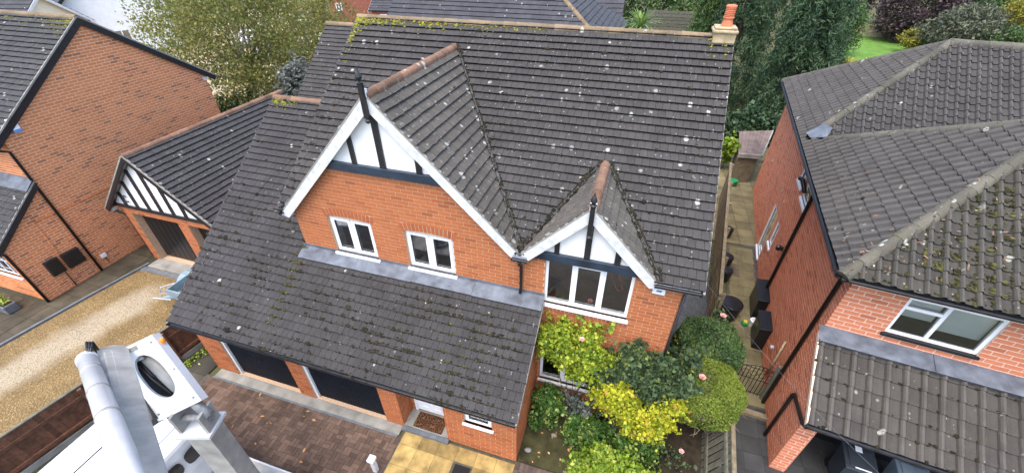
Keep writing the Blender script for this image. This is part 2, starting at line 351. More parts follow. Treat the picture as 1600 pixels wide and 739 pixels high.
def roof(house, pool, O, U, V, polys, mat, kind='flat', w=.155, g=.2, skip=None, slab=.07, moss=0., moss_mat='moss', moss_size=1., moss_run=.0, moss_fn=None, name='roof', phase=0., slabmat='deck'):
    O, U, V = V3(*O), unit(U), unit(V); Nn = np.cross(U, V); sb = MB()
    polys = [ccw(p) for p in polys]
    for p in polys: sb.prism([O+U*q[0]+V*q[1]-Nn*(.006+slab) for q in p], Nn*slab)
    part = sb.build(name, slabmat, house); mb = MB()
    for conv in polys:
        us = [p[0] for p in conv]; vsx = [p[1] for p in conv]; k0 = int(math.floor(min(vsx)/g + 1e-6)); rows = int(math.ceil(max(vsx)/g - 1e-6))
        for k in range(k0, rows):
            v0 = k*g; off = (w/2 if k % 2 and kind == 'flat' else 0) + phase
            n0 = int(math.floor((min(us)-off)/w))-1; n1 = int(math.ceil((max(us)-off)/w))+1
            for i in range(n0, n1):
                u0 = off+i*w
                if skip and skip(u0+w/2, v0+g/2): continue
                rect = [(u0, v0), (u0+w-.006, v0), (u0+w-.006, v0+g+.05), (u0, v0+g+.05)]
                core = [(u0+.01, v0+.001), (u0+w-.01, v0+.001), (u0+w-.01, v0+g-.01), (u0+.01, v0+g-.01)]
                cl = clip(rect, conv)
                if len(cl) < 3 or area(cl) < 2e-4: continue
                r = (math.sin(i*12.9898+k*78.233)*43758.5453) % 1.; dh = -.003+.007*((r*7.31) % 1.); cen = O+U*(u0+w/2)+V*(v0+g/2)
                full = abs(area(clip(core, conv)) - area(core)) < 1e-6 and area(cl) > .93*area(rect)
                vis = in_frame(cen) if (CAM-cen) @ Nn > 0 else None
                if kind == 'flat':
                    fn = (lambda b, cl=cl, v0=v0, r=r, dh=dh: emit_flat(b, cl, v0, g, O, U, V, Nn, r, dh))
                    me = flat_tile(w, g, mat) if full else None
                else:
                    fn = (lambda b, u0=u0, v0=v0, r=r, dh=dh, conv=conv, full=full: emit_wave(b, None if full else conv, u0, v0, w, g, O, U, V, Nn, r, dh))
                    me = wave_tile(w, g, mat) if full else None
                if full and vis:
                    a = random.gauss(0, .006); U2 = unit(U+V*a); V2 = np.cross(Nn, U2)
                    pool.items.append((vis, me, part, mat, frame_mat(U2, V2, Nn, O+U*u0+V*(v0+random.gauss(0, .004))+Nn*dh), fn))
                else: fn(pool.mb(part, mat))
                if moss and vis and area(cl) > .5*area(rect):
                    dens = moss*(moss_fn(u0, v0) if moss_fn else 1.)*(.3+1.4*(math.sin(u0*2.1+v0*1.7+3)*math.sin(u0*.9-v0*2.6+1) > .05))
                    for _ in range(np.random.poisson(dens)):
                        s = (abs(random.gauss(0, .014))+.009)*moss_size; c = O+U*(u0+random.choice((0, random.random()*w)))+V*(v0-random.uniform(-.035, .012)+abs(random.gauss(0, 1))*moss_run*.5)+Nn*.05
                        blob(mb, c, U, V, Nn, s*random.uniform(.7, 2.0), s*random.uniform(.6, 1.1), s*.55, random.random())
    if mb.f: mb.build('moss', moss_mat, part, smooth=True, kind='stuff')
    return part
def ridge(A, B, house, mat, rad=.11, seg=.33, drop=.05, name='ridge_tile', over=.0, tilt=.004):
    A, B = V3(*A), V3(*B); d = unit(B-A); L = np.linalg.norm(B-A); n = max(1, round(L/seg)); s = L/n
    side = unit(np.cross(d, (0, 0, 1))); up = np.cross(side, d)
    for i in range(n):
        b = MB(); p0 = A+d*s*i; p1 = A+d*(s*(i+1)+.03); r = random.random(); jr = random.uniform(.97, 1.05); K = 9
        for (p, q, ra) in ((p0, p1, rad*jr),):
            ring = []
            for e, (pp, rr) in enumerate(((p, ra*1.04), (q, ra*.98))):
                ring.append([pp - up*drop + rr*(side*math.cos(math.pi*k/(K-1)) + up*math.sin(math.pi*k/(K-1))*1.0) + up*random.uniform(-tilt, tilt) for k in range(K)])
            for k in range(K-1): b.face([ring[0][k], ring[1][k], ring[1][k+1], ring[0][k+1]], r)
            b.face(ring[0], r); b.face(ring[1][::-1], r)
            for sgn in (0, K-1): b.face([ring[0][sgn], ring[0][sgn]-up*.04, ring[1][sgn]-up*.04, ring[1][sgn]], r)
        b.build(name, mat, house, smooth=False)
# ------------------------------------------------------------------ walls
def intervals(poly, z):
    xs = []
    for i in range(len(poly)):
        a, b = poly[i], poly[(i+1) % len(poly)]
        if (a[1]-z)*(b[1]-z) < 0: xs.append(a[0]+(b[0]-a[0])*(z-a[1])/(b[1]-a[1]))
    return (min(xs), max(xs)) if len(xs) >= 2 else None
def free(lo, hi, z, holes):
    seg = [(lo, hi)]
    for (a, b, c, d) in holes:
        if c < z < d:
            ns = []
            for (p, q) in seg:
                if b <= p or a >= q: ns.append((p, q)); continue
                if a > p: ns.append((p, a))
                if b < q: ns.append((b, q))
            seg = ns
    return seg
_bcache = {}; 
def wall(house, pool, O, D, Nn, poly, holes=(), mat='brick', mo='mortar', name='wall', L=.275, C=.095, bricks=True, reveal=.1, off=0., soldier=(), J=.0155):
    O, D, Nn = V3(*O), unit(D), unit(Nn); Zv = V3(0, 0, 1); b = MB(); W = lambda d, z, n=0.: O + D*d + Zv*z + Nn*n
    zs = sorted(set([p[1] for p in poly] + [h[2] for h in holes] + [h[3] for h in holes])); zs = [z for z in zs if min(p[1] for p in poly) <= z <= max(p[1] for p in poly)]
    for za, zb in zip(zs, zs[1:]):
        if zb-za < 1e-4: continue
        ia, ib, im = intervals(poly, za+1e-4), intervals(poly, zb-1e-4), (za+zb)/2
        if not ia or not ib: continue
        for (p, q) in free(*intervals(poly, im), im, holes):
            mi = intervals(poly, im)
            p0, p1 = (ia[0], ib[0]) if abs(p-mi[0]) < 1e-6 else (p, p); q0, q1 = (ia[1], ib[1]) if abs(q-mi[1]) < 1e-6 else (q, q)
            b.face([W(p0, za), W(q0, za), W(q1, zb), W(p1, zb)])
    for (a, c, e, f) in holes:
        for (p, q) in (((a, e), (a, f)), ((a, f), (c, f)), ((c, f), (c, e)), ((c, e), (a, e))): b.face([W(*p), W(*q), W(*q, -reveal), W(*p, -reveal)])
    part = b.build(name, mo if bricks else mat, house)
    if not bricks: return part
    key = (mat, L, C, J)
    if key not in _bcache: _bcache[key] = MB().box((0, 0, 0), (L-J, 0, 0), (0, 0, C-J), (0, -.007, 0), skip=('z0',)).mesh('brick', mat)
    z0 = min(p[1] for p in poly); z1 = max(p[1] for p in poly); k0 = int(math.floor(z0/C)); k1 = int(math.ceil(z1/C))
    for k in range(k0, k1):
        za, zb = k*C, k*C+C-J; zm = (za+zb)/2
        if zm < z0 or zm > z1: continue
        za, zb = max(za, z0), min(zb, z1)
        iv = intervals(poly, min(max(zm, z0+1e-3), z1-1e-3))
        if not iv: continue
        for (p, q) in free(iv[0], iv[1], zm, list(holes)+list(soldier)):
            o = (k % 2)*L/2 + off; n0 = int(math.floor((p-o)/L)); n1 = int(math.ceil((q-o)/L))
            for n in range(n0, n1):
                a, c = max(p, o+n*L), min(q, o+n*L+L-J)
                if c-a < .015: continue
                r = random.random(); pr = random.uniform(.005, .009)
                fn = (lambda bb, a=a, c=c, za=za, zb=zb, r=r, pr=pr: bb.box(W(a, za), D*(c-a), Zv*(zb-za), Nn*pr, r, skip=('z0',)))
                cen = W((a+c)/2, zm); full = c-a > L-J-.0005 and zb-za > C-J-.0005; vis = in_frame(cen) if (CAM-cen) @ Nn > 0 else None
                if full and vis:
                    pool.items.append((vis, _bcache[key], part, mat, frame_mat(D, -Nn, Zv, W(a, za)) if False else Matrix(((D[0], -Nn[0], 0, W(a, za)[0]), (D[1], -Nn[1], 0, W(a, za)[1]), (D[2], -Nn[2], 1, W(a, za)[2]), (0, 0, 0, 1))), fn))
                else: fn(pool.mb(part, mat))
    return part
def soldiers(part, O, D, Nn, a, c, z, mat='brick', rise=.06, h=.215, L=.092):
    """flat or segmental arch of upright bricks above an opening, each brick its own piece"""
    O, D, Nn = V3(*O), unit(D), unit(Nn); n = max(2, round((c-a)/L)); Zv = V3(0, 0, 1); m = (a+c)/2; hw = (c-a)/2
    for i in range(n):
        d = a + (i+.5)*(c-a)/n; zz = z + rise*(1-((d-m)/hw)**2); lean = -.0 if rise == 0 else (d-m)/hw*.22
        x = unit(D*math.cos(lean) - Zv*math.sin(lean)); y = unit(Zv*math.cos(lean) + D*math.sin(lean))
        MB().box(O+D*d+Zv*zz-x*(L-.018)/2, x*(L-.018), y*h, Nn*.010, random.random()).build('brick', mat, part)
def window(house, O, D, Nn, a, c, z0, z1, splits=(), rec=.06, fr=.066, sash=(), sill=True, frame='white', sillmat='white', trans=None, room=1.3, curtain=None, arch=0., blind=None, name='window', dz=.05):
    """frame, sashes, mullions; panes, sill, room as children"""
    O, D, Nn = V3(*O), unit(D), unit(Nn); Zv = V3(0, 0, 1); W = lambda d, z, n=0.: O+D*d+Zv*z+Nn*n
    b = MB()
    def bar(d0, d1, e0, e1, n0, n1): b.box(W(d0, e0, n0), D*(d1-d0), Zv*(e1-e0), Nn*(n1-n0))
    n0, n1 = -rec-.06, -rec+.0
    bar(a, a+fr, z0, z1, n0, n1); bar(c-fr, c, z0, z1, n0, n1); bar(a+fr, c-fr, z0, z0+fr, n0, n1); bar(a+fr, c-fr, z1-fr, z1, n0, n1)
    xs = [a]+list(splits)+[c]
    for s in splits: bar(s-fr/2, s+fr/2, z0+fr, z1-fr, n0, n1)
    part = None; panes = []
    for i in range(len(xs)-1):
        p0 = xs[i]+(fr if i == 0 else fr/2); p1 = xs[i+1]-(fr if i == len(xs)-2 else fr/2); q0, q1 = z0+fr, z1-fr
        tr = trans.get(i) if trans else None
        cells = [(q0, q1)] if not tr else [(q0, tr-fr/2), (tr+fr/2, q1)]
        if tr: bar(p0, p1, tr-fr/2, tr+fr/2, n0, n1)
        for ci, (e0, e1) in enumerate(cells):
            if i in sash and (ci == 0 or not tr):
                t = .06; nn = n1+.02
                bar(p0-.012, p0+t, e0-.012, e1+.012, n1, nn); bar(p1-t, p1+.012, e0-.012, e1+.012, n1, nn); bar(p0+t, p1-t, e0-.012, e0+t, n1, nn); bar(p0+t, p1-t, e1-t, e1+.012, n1, nn)
                panes.append((p0+t*.6, p1-t*.6, e0+t*.6, e1-t*.6))
            else: panes.append((p0, p1, e0, e1))
    part = b.build(name, frame, house, bevel=.004)
    for (p0, p1, e0, e1) in panes: MB().face([W(p0, e0, n1-.02), W(p1, e0, n1-.02), W(p1, e1, n1-.02), W(p0, e1, n1-.02)]).build('pane', 'glass', part)
    if sill: MB().box(W(a-.04, z0-dz, -rec), D*(c-a+.08), Zv*dz, Nn*(rec+.06)).build('sill', sillmat, part, bevel=.005)
    if room:
        r = MB(); m = -rec-.061; x0, x1, y0, y1 = a-.15, c+.15, z0-.3, z1+.02
        for f in ([(x0, y0, m-room), (x1, y0, m-room), (x1, y1, m-room), (x0, y1, m-room)], [(x0, y0, m), (x0, y0, m-room), (x0, y1, m-room), (x0, y1, m)], [(x1, y0, m), (x1, y0, m-room), (x1, y1, m-room), (x1, y1, m)],
                  [(x0, y0, m), (x1, y0, m), (x1, y0, m-room), (x0, y0, m-room)], [(x0, y1, m), (x1, y1, m), (x1, y1, m-room), (x0, y1, m-room)]): r.face([W(*q) for q in f])
        r.face([W(x0, z0, m), W(x1, z0, m), W(x1, z0, m-.18), W(x0, z0, m-.18)]); r.build('room', 'interior', part)
    if curtain:
        for (u, v) in curtain:
            r = MB(); n = 10
            for k in range(n):
                f = lambda k: (u+(v-u)*k/n, m-.1-.03*(k % 2))
                (x, nn), (x2, nn2) = f(k), f(k+1); r.face([W(x, z0+.01, nn), W(x2, z0+.01, nn2), W(x2, z1, nn2), W(x, z1, nn)])
            r.build('curtain', 'curtain', part)
    if blind:
        for (u, v, e0) in blind: MB().box(W(u, e0, m-.06), D*(v-u), Zv*(z1-e0), Nn*-.01).build('blind', 'blind', part)
    return part
def pipe(house, pts, rad=.035, mat='blackplastic', name='downpipe', **k): return MB().tube(pts, rad, 10).build(name, mat, house, smooth=True, **k)
# ================================================================== SETTING
def sheet(name, pts, z, mat, kind='structure', label=None, parent=None):
    b = MB(); b.face([(p[0], p[1], z) for p in pts]); return b.build(name, mat, parent, kind=kind, label=label)
def ground_mat():
    m = N('earth and grass'); o = m.mix(m.ramp(m.noise(.25, 5), .35, .65), (.075, .095, .03), (.12, .10, .06)); o = m.mix(m.math('MULTIPLY', m.ramp(m.noise(4, 5), .4, .7), .5), o, (.05, .05, .025))
    m.bump(m.noise(8, 5), .5, .05); return m.done(o, .95, .1)
M['ground'] = ground_mat()
def gravel_mat(name, a, b, c, track=None):
    m = N(name); d, col = m.voro(30); sep = m.n('SeparateColor'); m.put(sep.inputs[0], col)
    o = m.mix(sep.outputs[0], a, b); o = m.mix(m.math('MULTIPLY', m.ramp(d, .2, .5), .75), o, c); o = m.mix(m.ramp(m.noise(24, 3, .7), .52, .72), o, c); o = m.mix(m.math('MULTIPLY', m.ramp(m.noise(19, 3, .7), .55, .7), .7), o, tuple(min(1, q*1.5) for q in a))
    o = m.mix(m.math('MULTIPLY', m.ramp(m.noise(1.3, 5, .6), .42, .7), .55), o, c)
    if track:
        sp = m.n('SeparateXYZ'); m.put(sp.inputs[0], m.P())
        x = m.math('SUBTRACT', sp.outputs[0], m.math('MULTIPLY_ADD', sp.outputs[1], .19, -8.15)); x = m.math('ABSOLUTE', x)
        t = m.math('MULTIPLY', m.ramp(m.math('ADD', x, m.math('MULTIPLY', m.noise(1.5, 4), .8)), 1.3, .75), m.ramp(m.math('ADD', sp.outputs[1], m.math('MULTIPLY', m.noise(1.2, 3), .8)), .9, .2))
        o = m.mix(m.math('MULTIPLY', m.math('MULTIPLY', t, .85), m.ramp(m.noise(22, 3, .7), .3, .55)), o, track)
    m.bump(d, .7, .02); return m.done(o, .9, .2)
M['gravel'] = gravel_mat('golden gravel', (.37, .255, .115), (.25, .17, .075), (.105, .07, .03), (.36, .31, .225))
M['shale'] = gravel_mat('grey shale', (.12, .13, .14), (.2, .21, .22), (.04, .045, .05)); M['shale_purple'] = gravel_mat('purple gravel', (.13, .10, .115), (.2, .16, .17), (.05, .04, .045))
M['soil'] = plain('damp soil', (.03, .022, .013), .95, nscale=5, namt=.6, bump=.8)
M['mossbed'] = plain('mossy soil', (.05, .046, .017), .95, nscale=3.5, namt=.6, bump=.8)
M['lawn'] = plain('mown lawn', (.10, .20, .03), .9, nscale=1.2, namt=.25)
M['paver'] = plain('block paver', (.112, .072, .052), .85, nscale=1.1, namt=.45, pvar=.32, bump=.3)
M['slabyellow'] = plain('buff yellow slab', (.31, .215, .075), .8, nscale=3.5, namt=.5, pvar=.3, bump=.2)
M['slabbuff'] = plain('buff path slab', (.17, .145, .075), .85, nscale=1.6, namt=.35, pvar=.18, bump=.2)
M['slabdark'] = plain('dark damp slab', (.04, .04, .04), .7, nscale=1.5, namt=.35, pvar=.2, bump=.2)
M['slabbrown'] = plain('brown mossy slab', (.075, .06, .038), .85, nscale=1.6, namt=.5, pvar=.2, bump=.3)
M['slabgrey'] = plain('grey mossy slab', (.06, .055, .043), .85, nscale=1.4, namt=.45, pvar=.2, bump=.3)
M['joint'] = plain('sandy joint', (.09, .078, .06), .95, nscale=12, namt=.4); M['jointdark'] = plain('mossy joint', (.05, .05, .03), .95, nscale=12, namt=.4)
M['tan'] = plain('tan gravel road', (.36, .29, .19), .95, nscale=.8, namt=.3)
sheet('ground', [(-420, -160), (420, -160), (420, 520), (-420, 520)], -.06, 'ground')
sheet('gravel_ground', [(-10.12, -9), (-5.73, -9), (-4.02, 1.1), (-9.75, 1.1), (-10.08, -.9), (-10.4, -3.4)], -.012, 'gravel')
sheet('rear_road', [(-50, 17), (-18, 15.5), (-15, 26), (-24, 44), (-52, 44)], -.03, 'tan')
# ---- paving builders: the slabs or blocks of a pavement are pieces of it
def paving(name, base_pts, z, base_mat, rects, mat, th=.012, most=300, piece_name='slab', bev=0.):
    base = sheet(name, base_pts, z, base_mat); pool = Pool(piece_name, most); cache = {}
    for (x, y, dx, dy) in rects:
        c = V3(x+dx/2, y+dy/2, z); r = random.random(); h = th+random.uniform(-.003, .003)
        k = (round(dx, 3), round(dy, 3))
        if k not in cache: cache[k] = MB().box((0, 0, 0), (dx, 0, 0), (0, dy, 0), (0, 0, th), skip=('z0',)).mesh(piece_name, mat)
        fn = (lambda b, x=x, y=y, dx=dx, dy=dy, r=r, h=h: b.box((x, y, z), (dx, 0, 0), (0, dy, 0), (0, 0, h), r, skip=('z0',)))
        d = in_frame(c)
        pool.items.append((d if d else 1e9, cache[k], base, mat, Matrix.Translation((x, y, z+random.uniform(-.003, .003))), fn))
    pool.finish(); return base
rects = []
for i in range(-17, 16):
    for j in range(0, 24):
        x, y = i*.2, -2.16-.2*(j+1)
        if x < -3.35 or x > 2.95: continue
        if (i+j) % 2: rects += [(x+.003, y+.003, .194, .094), (x+.003, y+.103, .194, .094)]
        else: rects += [(x+.003, y+.003, .094, .194), (x+.103, y+.003, .094, .194)]
paving('driveway_pavement', [(-3.4, -9), (3.0, -9), (3.0, -2.13), (-3.4, -2.13)], -.012, 'joint', rects, 'paver', piece_name='paver')
rects = [(x+.004, y+.004, min(.5, 6.0-x)-.008, dy-.008) for x in (3.04, 3.54, 4.04, 4.54, 5.04, 5.54) for (y, dy) in ((-2.3, .36), (-2.8, .5), (-3.3, .5), (-3.8, .5)) if not (abs(x-4.54) < .01 and abs(y+2.8) < .01)]
sp_ = paving('slab_path', [(3.0, -9), (6.0, -9), (6.0, -1.9), (3.0, -1.9)], -.012, 'joint', rects, 'slabyellow')
M['soldier_paver'] = plain('edging paver', (.11, .078, .062), .85, nscale=2, namt=.4, pvar=.35)
rects = [(6.02+.105*i, -2.05-.004*i, .097, .2) for i in range(26)] + [(6.02+.205*(i % 13), -2.27-.105*(i//13), .195, .097) for i in range(26)]
paving('edging_pavement', [(6.0, -9), (9.6, -9), (9.6, -1.8), (6.0, -1.86)], -.014, 'joint', rects, 'soldier_paver', piece_name='paver')
sheet('garden_ground', [(6.0, -1.85), (10.6, -1.85), (11.0, .4), (11.0, 2.0), (9.6, 2.6), (8.9, 2.6), (8.9, 0), (6.0, 0)], -.008, 'soil')
sheet('mossy_ground', [(6.02, -1.83), (7.6, -1.83), (7.6, -.6), (6.9, -.2), (6.02, -.6)], -.003, 'mossbed')
sheet('shale_ground', [(8.9, 2.5), (10.75, 2.5), (11.0, 6.5), (11.6, 12), (8.9, 12)], -.006, 'shale')
rects = []
for j in range(0, 15):
    y = 1.45+j*.5; xo = 11.36+.095*(y-1.4)
    rects += [(xo-.12, y, .45, .49), (xo+.34, y, .42, .49)] if j % 2 else [(xo-.12, y, .3, .49), (xo+.19, y, .57, .49)]
paving('alley_path', [(11.1, 1.3), (12.15, 1.3), (12.85, 9.1), (11.85, 9.1)], -.012, 'joint', rects, 'slabbuff')
sheet('purple_gravel_strip', [(11.95, 1.3), (12.3, 1.3), (13.6, 14.2), (12.85, 14.2)], -.016, 'shale_purple')
rects = [(x+.01*(j % 2), y, .58, .58) for i, x in enumerate(np.arange(11.2, 15.2, .6)) for j, y in enumerate(np.arange(9.2, 17.4, .6))]
paving('rear_pavement', [(10.8, 9.1), (15.6, 9.1), (16.5, 18), (10.8, 18)], -.022, 'jointdark', rects, 'slabbuff')
rects = [(x, y, .44, .44) for x in np.arange(10.9, 17, .45) for y in np.arange(-4, 1.0, .45)]
paving('front_pavement', [(10.5, -9), (18, -9), (18, 1.5), (10.9, 1.2)], -.02, 'jointdark', rects, 'slabdark')
rects = [(x, y, .58, .58) for x in np.arange(-16.4, -10.5, .6) for y in np.arange(-4.6, -1.6, .6)] + [(-11.18+.0*j, y, .98, .58) for j, y in enumerate(np.arange(-1.6, 1.5, .6))]
paving('neighbour_pavement', [(-18, -9), (-10.4, -9), (-10.4, -3.4), (-10.08, -.9), (-9.75, 1.15), (-9.7, 1.7), (-18, 1.7)], -.022, 'jointdark', rects, 'slabbrown')
b = MB()
pts = [(-10.55, -4.6), (-10.42, -3.4), (-10.3, -2.4), (-10.1, -.9), (-9.78, 1.1)]
for (p, q) in zip(pts, pts[1:]): d = unit((q[0]-p[0], q[1]-p[1], 0)); n_ = V3(-d[1], d[0], 0); b.box((*p, -.05), V3(q[0]-p[0], q[1]-p[1], 0), n_*.09, (0, 0, .1))
b.build('kerb', 'kerb', kind='structure')
rects = [(x, y, .68, .58) for x in np.arange(-5.46, -3.4, .7) for y in np.arange(-6.4, .5, .6) if x > -5.15+.17*(y+6)-.12]
paving('side_path', [(-5.69, -9), (-3.36, -9), (-3.36, 1), (-4.0, 1)], -.018, 'jointdark', rects, 'slabgrey')

# ================================================================== MAIN HOUSE
H = thing('detached_house', 'orange brick house with two white timbered gables and grey tiled roof, in the middle', 'house', (4, 3, 0))
tp, bp = Pool('tile'), Pool('brick')
XL, XR, YE, ZE, YR, ZR = -.58, 9.14, -.16, 5.02, 4.595, 8.51
SV = unit((0, YR-YE, ZR-ZE)); SL = math.hypot(YR-YE, ZR-ZE)
GT = math.tan(math.radians(45.6)); GS, GC = math.sin(math.radians(45.6)), math.cos(math.radians(45.6))
def gable_pts(gx, gz): hw = (gz-ZE)/GT; yb = YE+(gz-ZE)/((ZR-ZE)/(YR-YE)); return hw, yb, (gz-ZE)/GS
BX, BZ, SX, SZ = 2.59, 8.05, 6.897, 6.42
bh, by_, bl = gable_pts(BX, BZ); sh, sy_, sl_ = gable_pts(SX, SZ)
ub, us2, mj = BX-XL, SX-XL, (BX+bh+SX-sh)/2-XL; vb, vs2 = (BZ-ZE)/SV[2], (SZ-ZE)/SV[2]
MAIN_POLYS = [[(0, 0), (ub-bh, 0), (ub, vb), (ub, SL), (0, SL)], [(ub, vb), (mj, 0), (us2, vs2), (us2, SL), (ub, SL)], [(us2, vs2), (us2+sh, 0), (XR-XL, 0), (XR-XL, SL), (us2, SL)]]
roof(H, tp, (XL, YE, ZE), (1, 0, 0), SV, MAIN_POLYS, 'tile', moss=.9, moss_mat='moss_dark', name='main_roof',
     moss_fn=lambda u, v: .35+1.6*(u < 5.5)*(v < 4)+.8*(v < 1.8))
roof(H, tp, (XR, 2*YR-YE, ZE), (-1, 0, 0), (0, -SV[1], SV[2]), [[(0, 0), (XR-XL, 0), (XR-XL, SL), (0, SL)]], 'tile', name='rear_roof')
for gx, hw, yb, L, nm in ((BX, bh, by_, bl, 'gable_roof'), (SX, sh, sy_, sl_, 'gable_roof')):
    ul = yb-YE
    roof(H, tp, (gx+hw, YE, ZE), (0, 1, 0), (-GC, 0, GS), [[(0, 0), (ul, L), (0, L)]], 'tile_gable', moss=.12, name=nm, slab=.05)
    roof(H, tp, (gx-hw, yb, ZE), (0, -1, 0), (GC, 0, GS), [[(ul, 0), (ul, L), (0, L)]], 'tile_gable', moss=.12, name=nm, slab=.05)
GX0, GX1, GYE, GZE, GYR, GZR = -3.35, 6.096, -2.164, 2.30, 3.484, 6.352
GV = unit((0, GYR-GYE, GZR-GZE)); GLn = math.hypot(GYR-GYE, GZR-GZE)
roof(H, tp, (GX0, GYE, GZE), (1, 0, 0), GV, [[(0, 0), (3.12, 0), (3.12, GLn), (0, GLn)], [(3.12, 0), (GX1-GX0, 0), (GX1-GX0, 2.60), (3.12, 2.60)]], 'tile_low', moss=3.6, moss_mat='moss_dark', moss_size=1.1, name='garage_roof',
     moss_fn=lambda u, v: .25+1.1*(v < 2.0)*(u > 4.8)+.5*(v < 3.5)+.8*(abs(u-3.1) < .2))
roof(H, tp, (.0, 2*GYR-GYE, GZE), (-1, 0, 0), (0, -GV[1], GV[2]), [[(0, 0), (3.35, 0), (3.35, GLn), (0, GLn)]], 'tile_low', name='garage_roof')
b = MB()        # bright moss cushions on the ridge and left verge
for i in range(330):
    t = random.random()**2.2; x = XL+.05+t*5.5; v = SL-abs(random.gauss(0, .12))-.10; s = random.uniform(.012, .04)*(1.2-t*.6)
    p = V3(x, YE+SV[1]*v, ZE+SV[2]*v)+V3(0, -SV[2], SV[1])*.05; blob(b, p, V3(1, 0, 0), SV, V3(0, -SV[2], SV[1]), s, s*.8, s*.5, random.random())
for i in range(150):
    v = SL-abs(random.gauss(0, .6)); s = random.uniform(.012, .035); p = V3(XL+.04+abs(random.gauss(0, .12)), YE+SV[1]*v, ZE+SV[2]*v)+V3(0, -SV[2], SV[1])*.05; blob(b, p, V3(1, 0, 0), SV, V3(0, -SV[2], SV[1]), s, s*.8, s*.5, random.random())
for i in range(60):
    v = SL-abs(random.gauss(0, .3)); s = random.uniform(.012, .03); p = V3(XR-.1-abs(random.gauss(0, .3)), YE+SV[1]*v, ZE+SV[2]*v)+V3(0, -SV[2], SV[1])*.05; blob(b, p, V3(1, 0, 0), SV, V3(0, -SV[2], SV[1]), s, s*.8, s*.5, random.random())
for i in range(90):
    v = GLn-abs(random.gauss(0, .14))-.08; s = random.uniform(.012, .035); p = V3(GX0+.05+abs(random.gauss(0, .5)), GYE+GV[1]*v, GZE+GV[2]*v)+V3(0, -GV[2], GV[1])*.05; blob(b, p, V3(1, 0, 0), GV, V3(0, -GV[2], GV[1]), s, s*.8, s*.5, random.random())
b.build('moss', 'moss_bright', H, smooth=True, kind='stuff'); b = MB()
for (uc, vc, su, sv, n) in ((3.05, 1.9, .1, .5, 130), (3.0, .9, .08, .35, 80), (7.6, .8, .35, .4, 70), (8.3, 1.5, .25, .3, 40)):
    for i in range(n): u, v = random.gauss(uc, su), round(random.gauss(vc, sv)/.2)*.2-random.uniform(-.03, .02); s_ = random.uniform(.01, .03); p = V3(GX0+u, GYE+GV[1]*v, GZE+GV[2]*v)+V3(0, -GV[2], GV[1])*.055; blob(b, p, V3(1, 0, 0), GV, V3(0, -GV[2], GV[1]), s_*1.5, s_, s_*.6, random.random())
b.build('moss', 'moss', H, smooth=True, kind='stuff')
ridge((XL, YR, ZR+.01), (XR-.46, YR, ZR+.01), H, 'ridge_main', .1)
ridge((BX, YE, BZ+.02), (BX, by_+.05, BZ+.02), H, 'ridge_orange', .1)
ridge((SX, YE, SZ+.02), (SX, sy_+.05, SZ+.02), H, 'ridge_orange', .1)
ridge((GX0, GYR, GZR+.02), (-.3, GYR, GZR+.02), H, 'ridge_orange', .1)
# verge undercloak strips and lead valleys
for x in (XL-.012, XR-.03): MB().box((x, YE, ZE-.09), (.04, 0, 0), SV*SL, (0, -SV[2]*.09, SV[1]*.09)).build('verge', 'concrete', H)
MB().box((GX0-.012, GYE, GZE-.09), (.04, 0, 0), GV*GLn, (0, -GV[2]*.09, GV[1]*.09)).build('verge', 'concrete', H); MB().box((GX1-.028, GYE, GZE-.09), (.04, 0, 0), GV*2.62, (0, -GV[2]*.09, GV[1]*.09)).build('verge', 'concrete', H)
for gx, hw, yb, L, gz in ((BX, bh, by_, bl, BZ), (SX, sh, sy_, sl_, SZ)):
    for s in (1, -1):
        A = V3(gx+s*hw, YE, ZE); B = V3(gx, yb, gz); d = unit(B-A); n1 = V3(0, -SV[2], SV[1]); n2 = V3(s*GS, 0, GC); nn = unit(n1+n2); a1 = unit(np.cross(d, n1)); a2 = unit(np.cross(d, n2))
        if a1 @ V3(s, 0, 0) < 0: a1 = -a1
        if a2 @ V3(-s, 0, 0) < 0: a2 = -a2
        v = MB(); v.face([A+nn*.055, B+nn*.055, B+a1*.07+n1*.074, A+a1*.10+n1*.074]); v.face([A+nn*.055, A+a2*.06+n2*.076, B+a2*.04+n2*.076, B+nn*.055])
        v.build('lead_valley', 'leaddark', H)
        mo = MB()
        for i in range(260):
            t = random.random(); p = A+(B-A)*t+a1*(.085+random.gauss(0, .02))+n1*.062; q = random.uniform(.01, .03); blob(mo, p, d, a1, n1, q*1.6, q, q*.7, random.random())
        mo.build('moss', 'moss_dark', H, smooth=True, kind='stuff')
# valley foot between the gables: lead saddle
MB().box((5.40, -.2, 4.985), (.29, 0, 0), (0, .3, .2), (0, 0, .03)).build('lead_saddle', 'lead', H)
# ---- walls
HX0, HX1 = -.23, 8.88
W1, W2, W3 = (.72, 1.92, 3.93, 5.0), (2.765, 3.965, 3.93, 5.0), (6.065, 7.90, 3.70, 4.98)
GW = (6.08, 7.85, .88, 2.1)
arch1, arch2 = (.66, 1.98, 4.9, 5.24), (2.705, 4.025, 4.9, 5.24)
gw_ = wall(H, bp, (0, 0, 0), (1, 0, 0), (0, -1, 0), [(HX0, 3.3), (5.54, 3.3), (5.54, 4.98), (4.08, 6.48), (1.10, 6.48), (HX0, 5.08)], [W1, W2], name='gable_wall', soldier=[(.66, 1.98, 5.0, 5.22), (2.705, 4.025, 5.0, 5.22)])
fw_ = wall(H, bp, (0, 0, 0), (1, 0, 0), (0, -1, 0), [(5.541, 0), (HX1, 0), (HX1, 4.97), (5.541, 4.97)], [W3, GW], name='front_wall', soldier=[(6.02, 7.95, 3.47, 3.64), (6.04, 7.9, .66, .83)])
for (a, c, z0, z1) in (W1, W2): soldiers(gw_, (0, 0, 0), (1, 0, 0), (0, -1, 0), a-.06, c+.06, z1-.012, rise=.06, h=.2, mat='brick_arch')
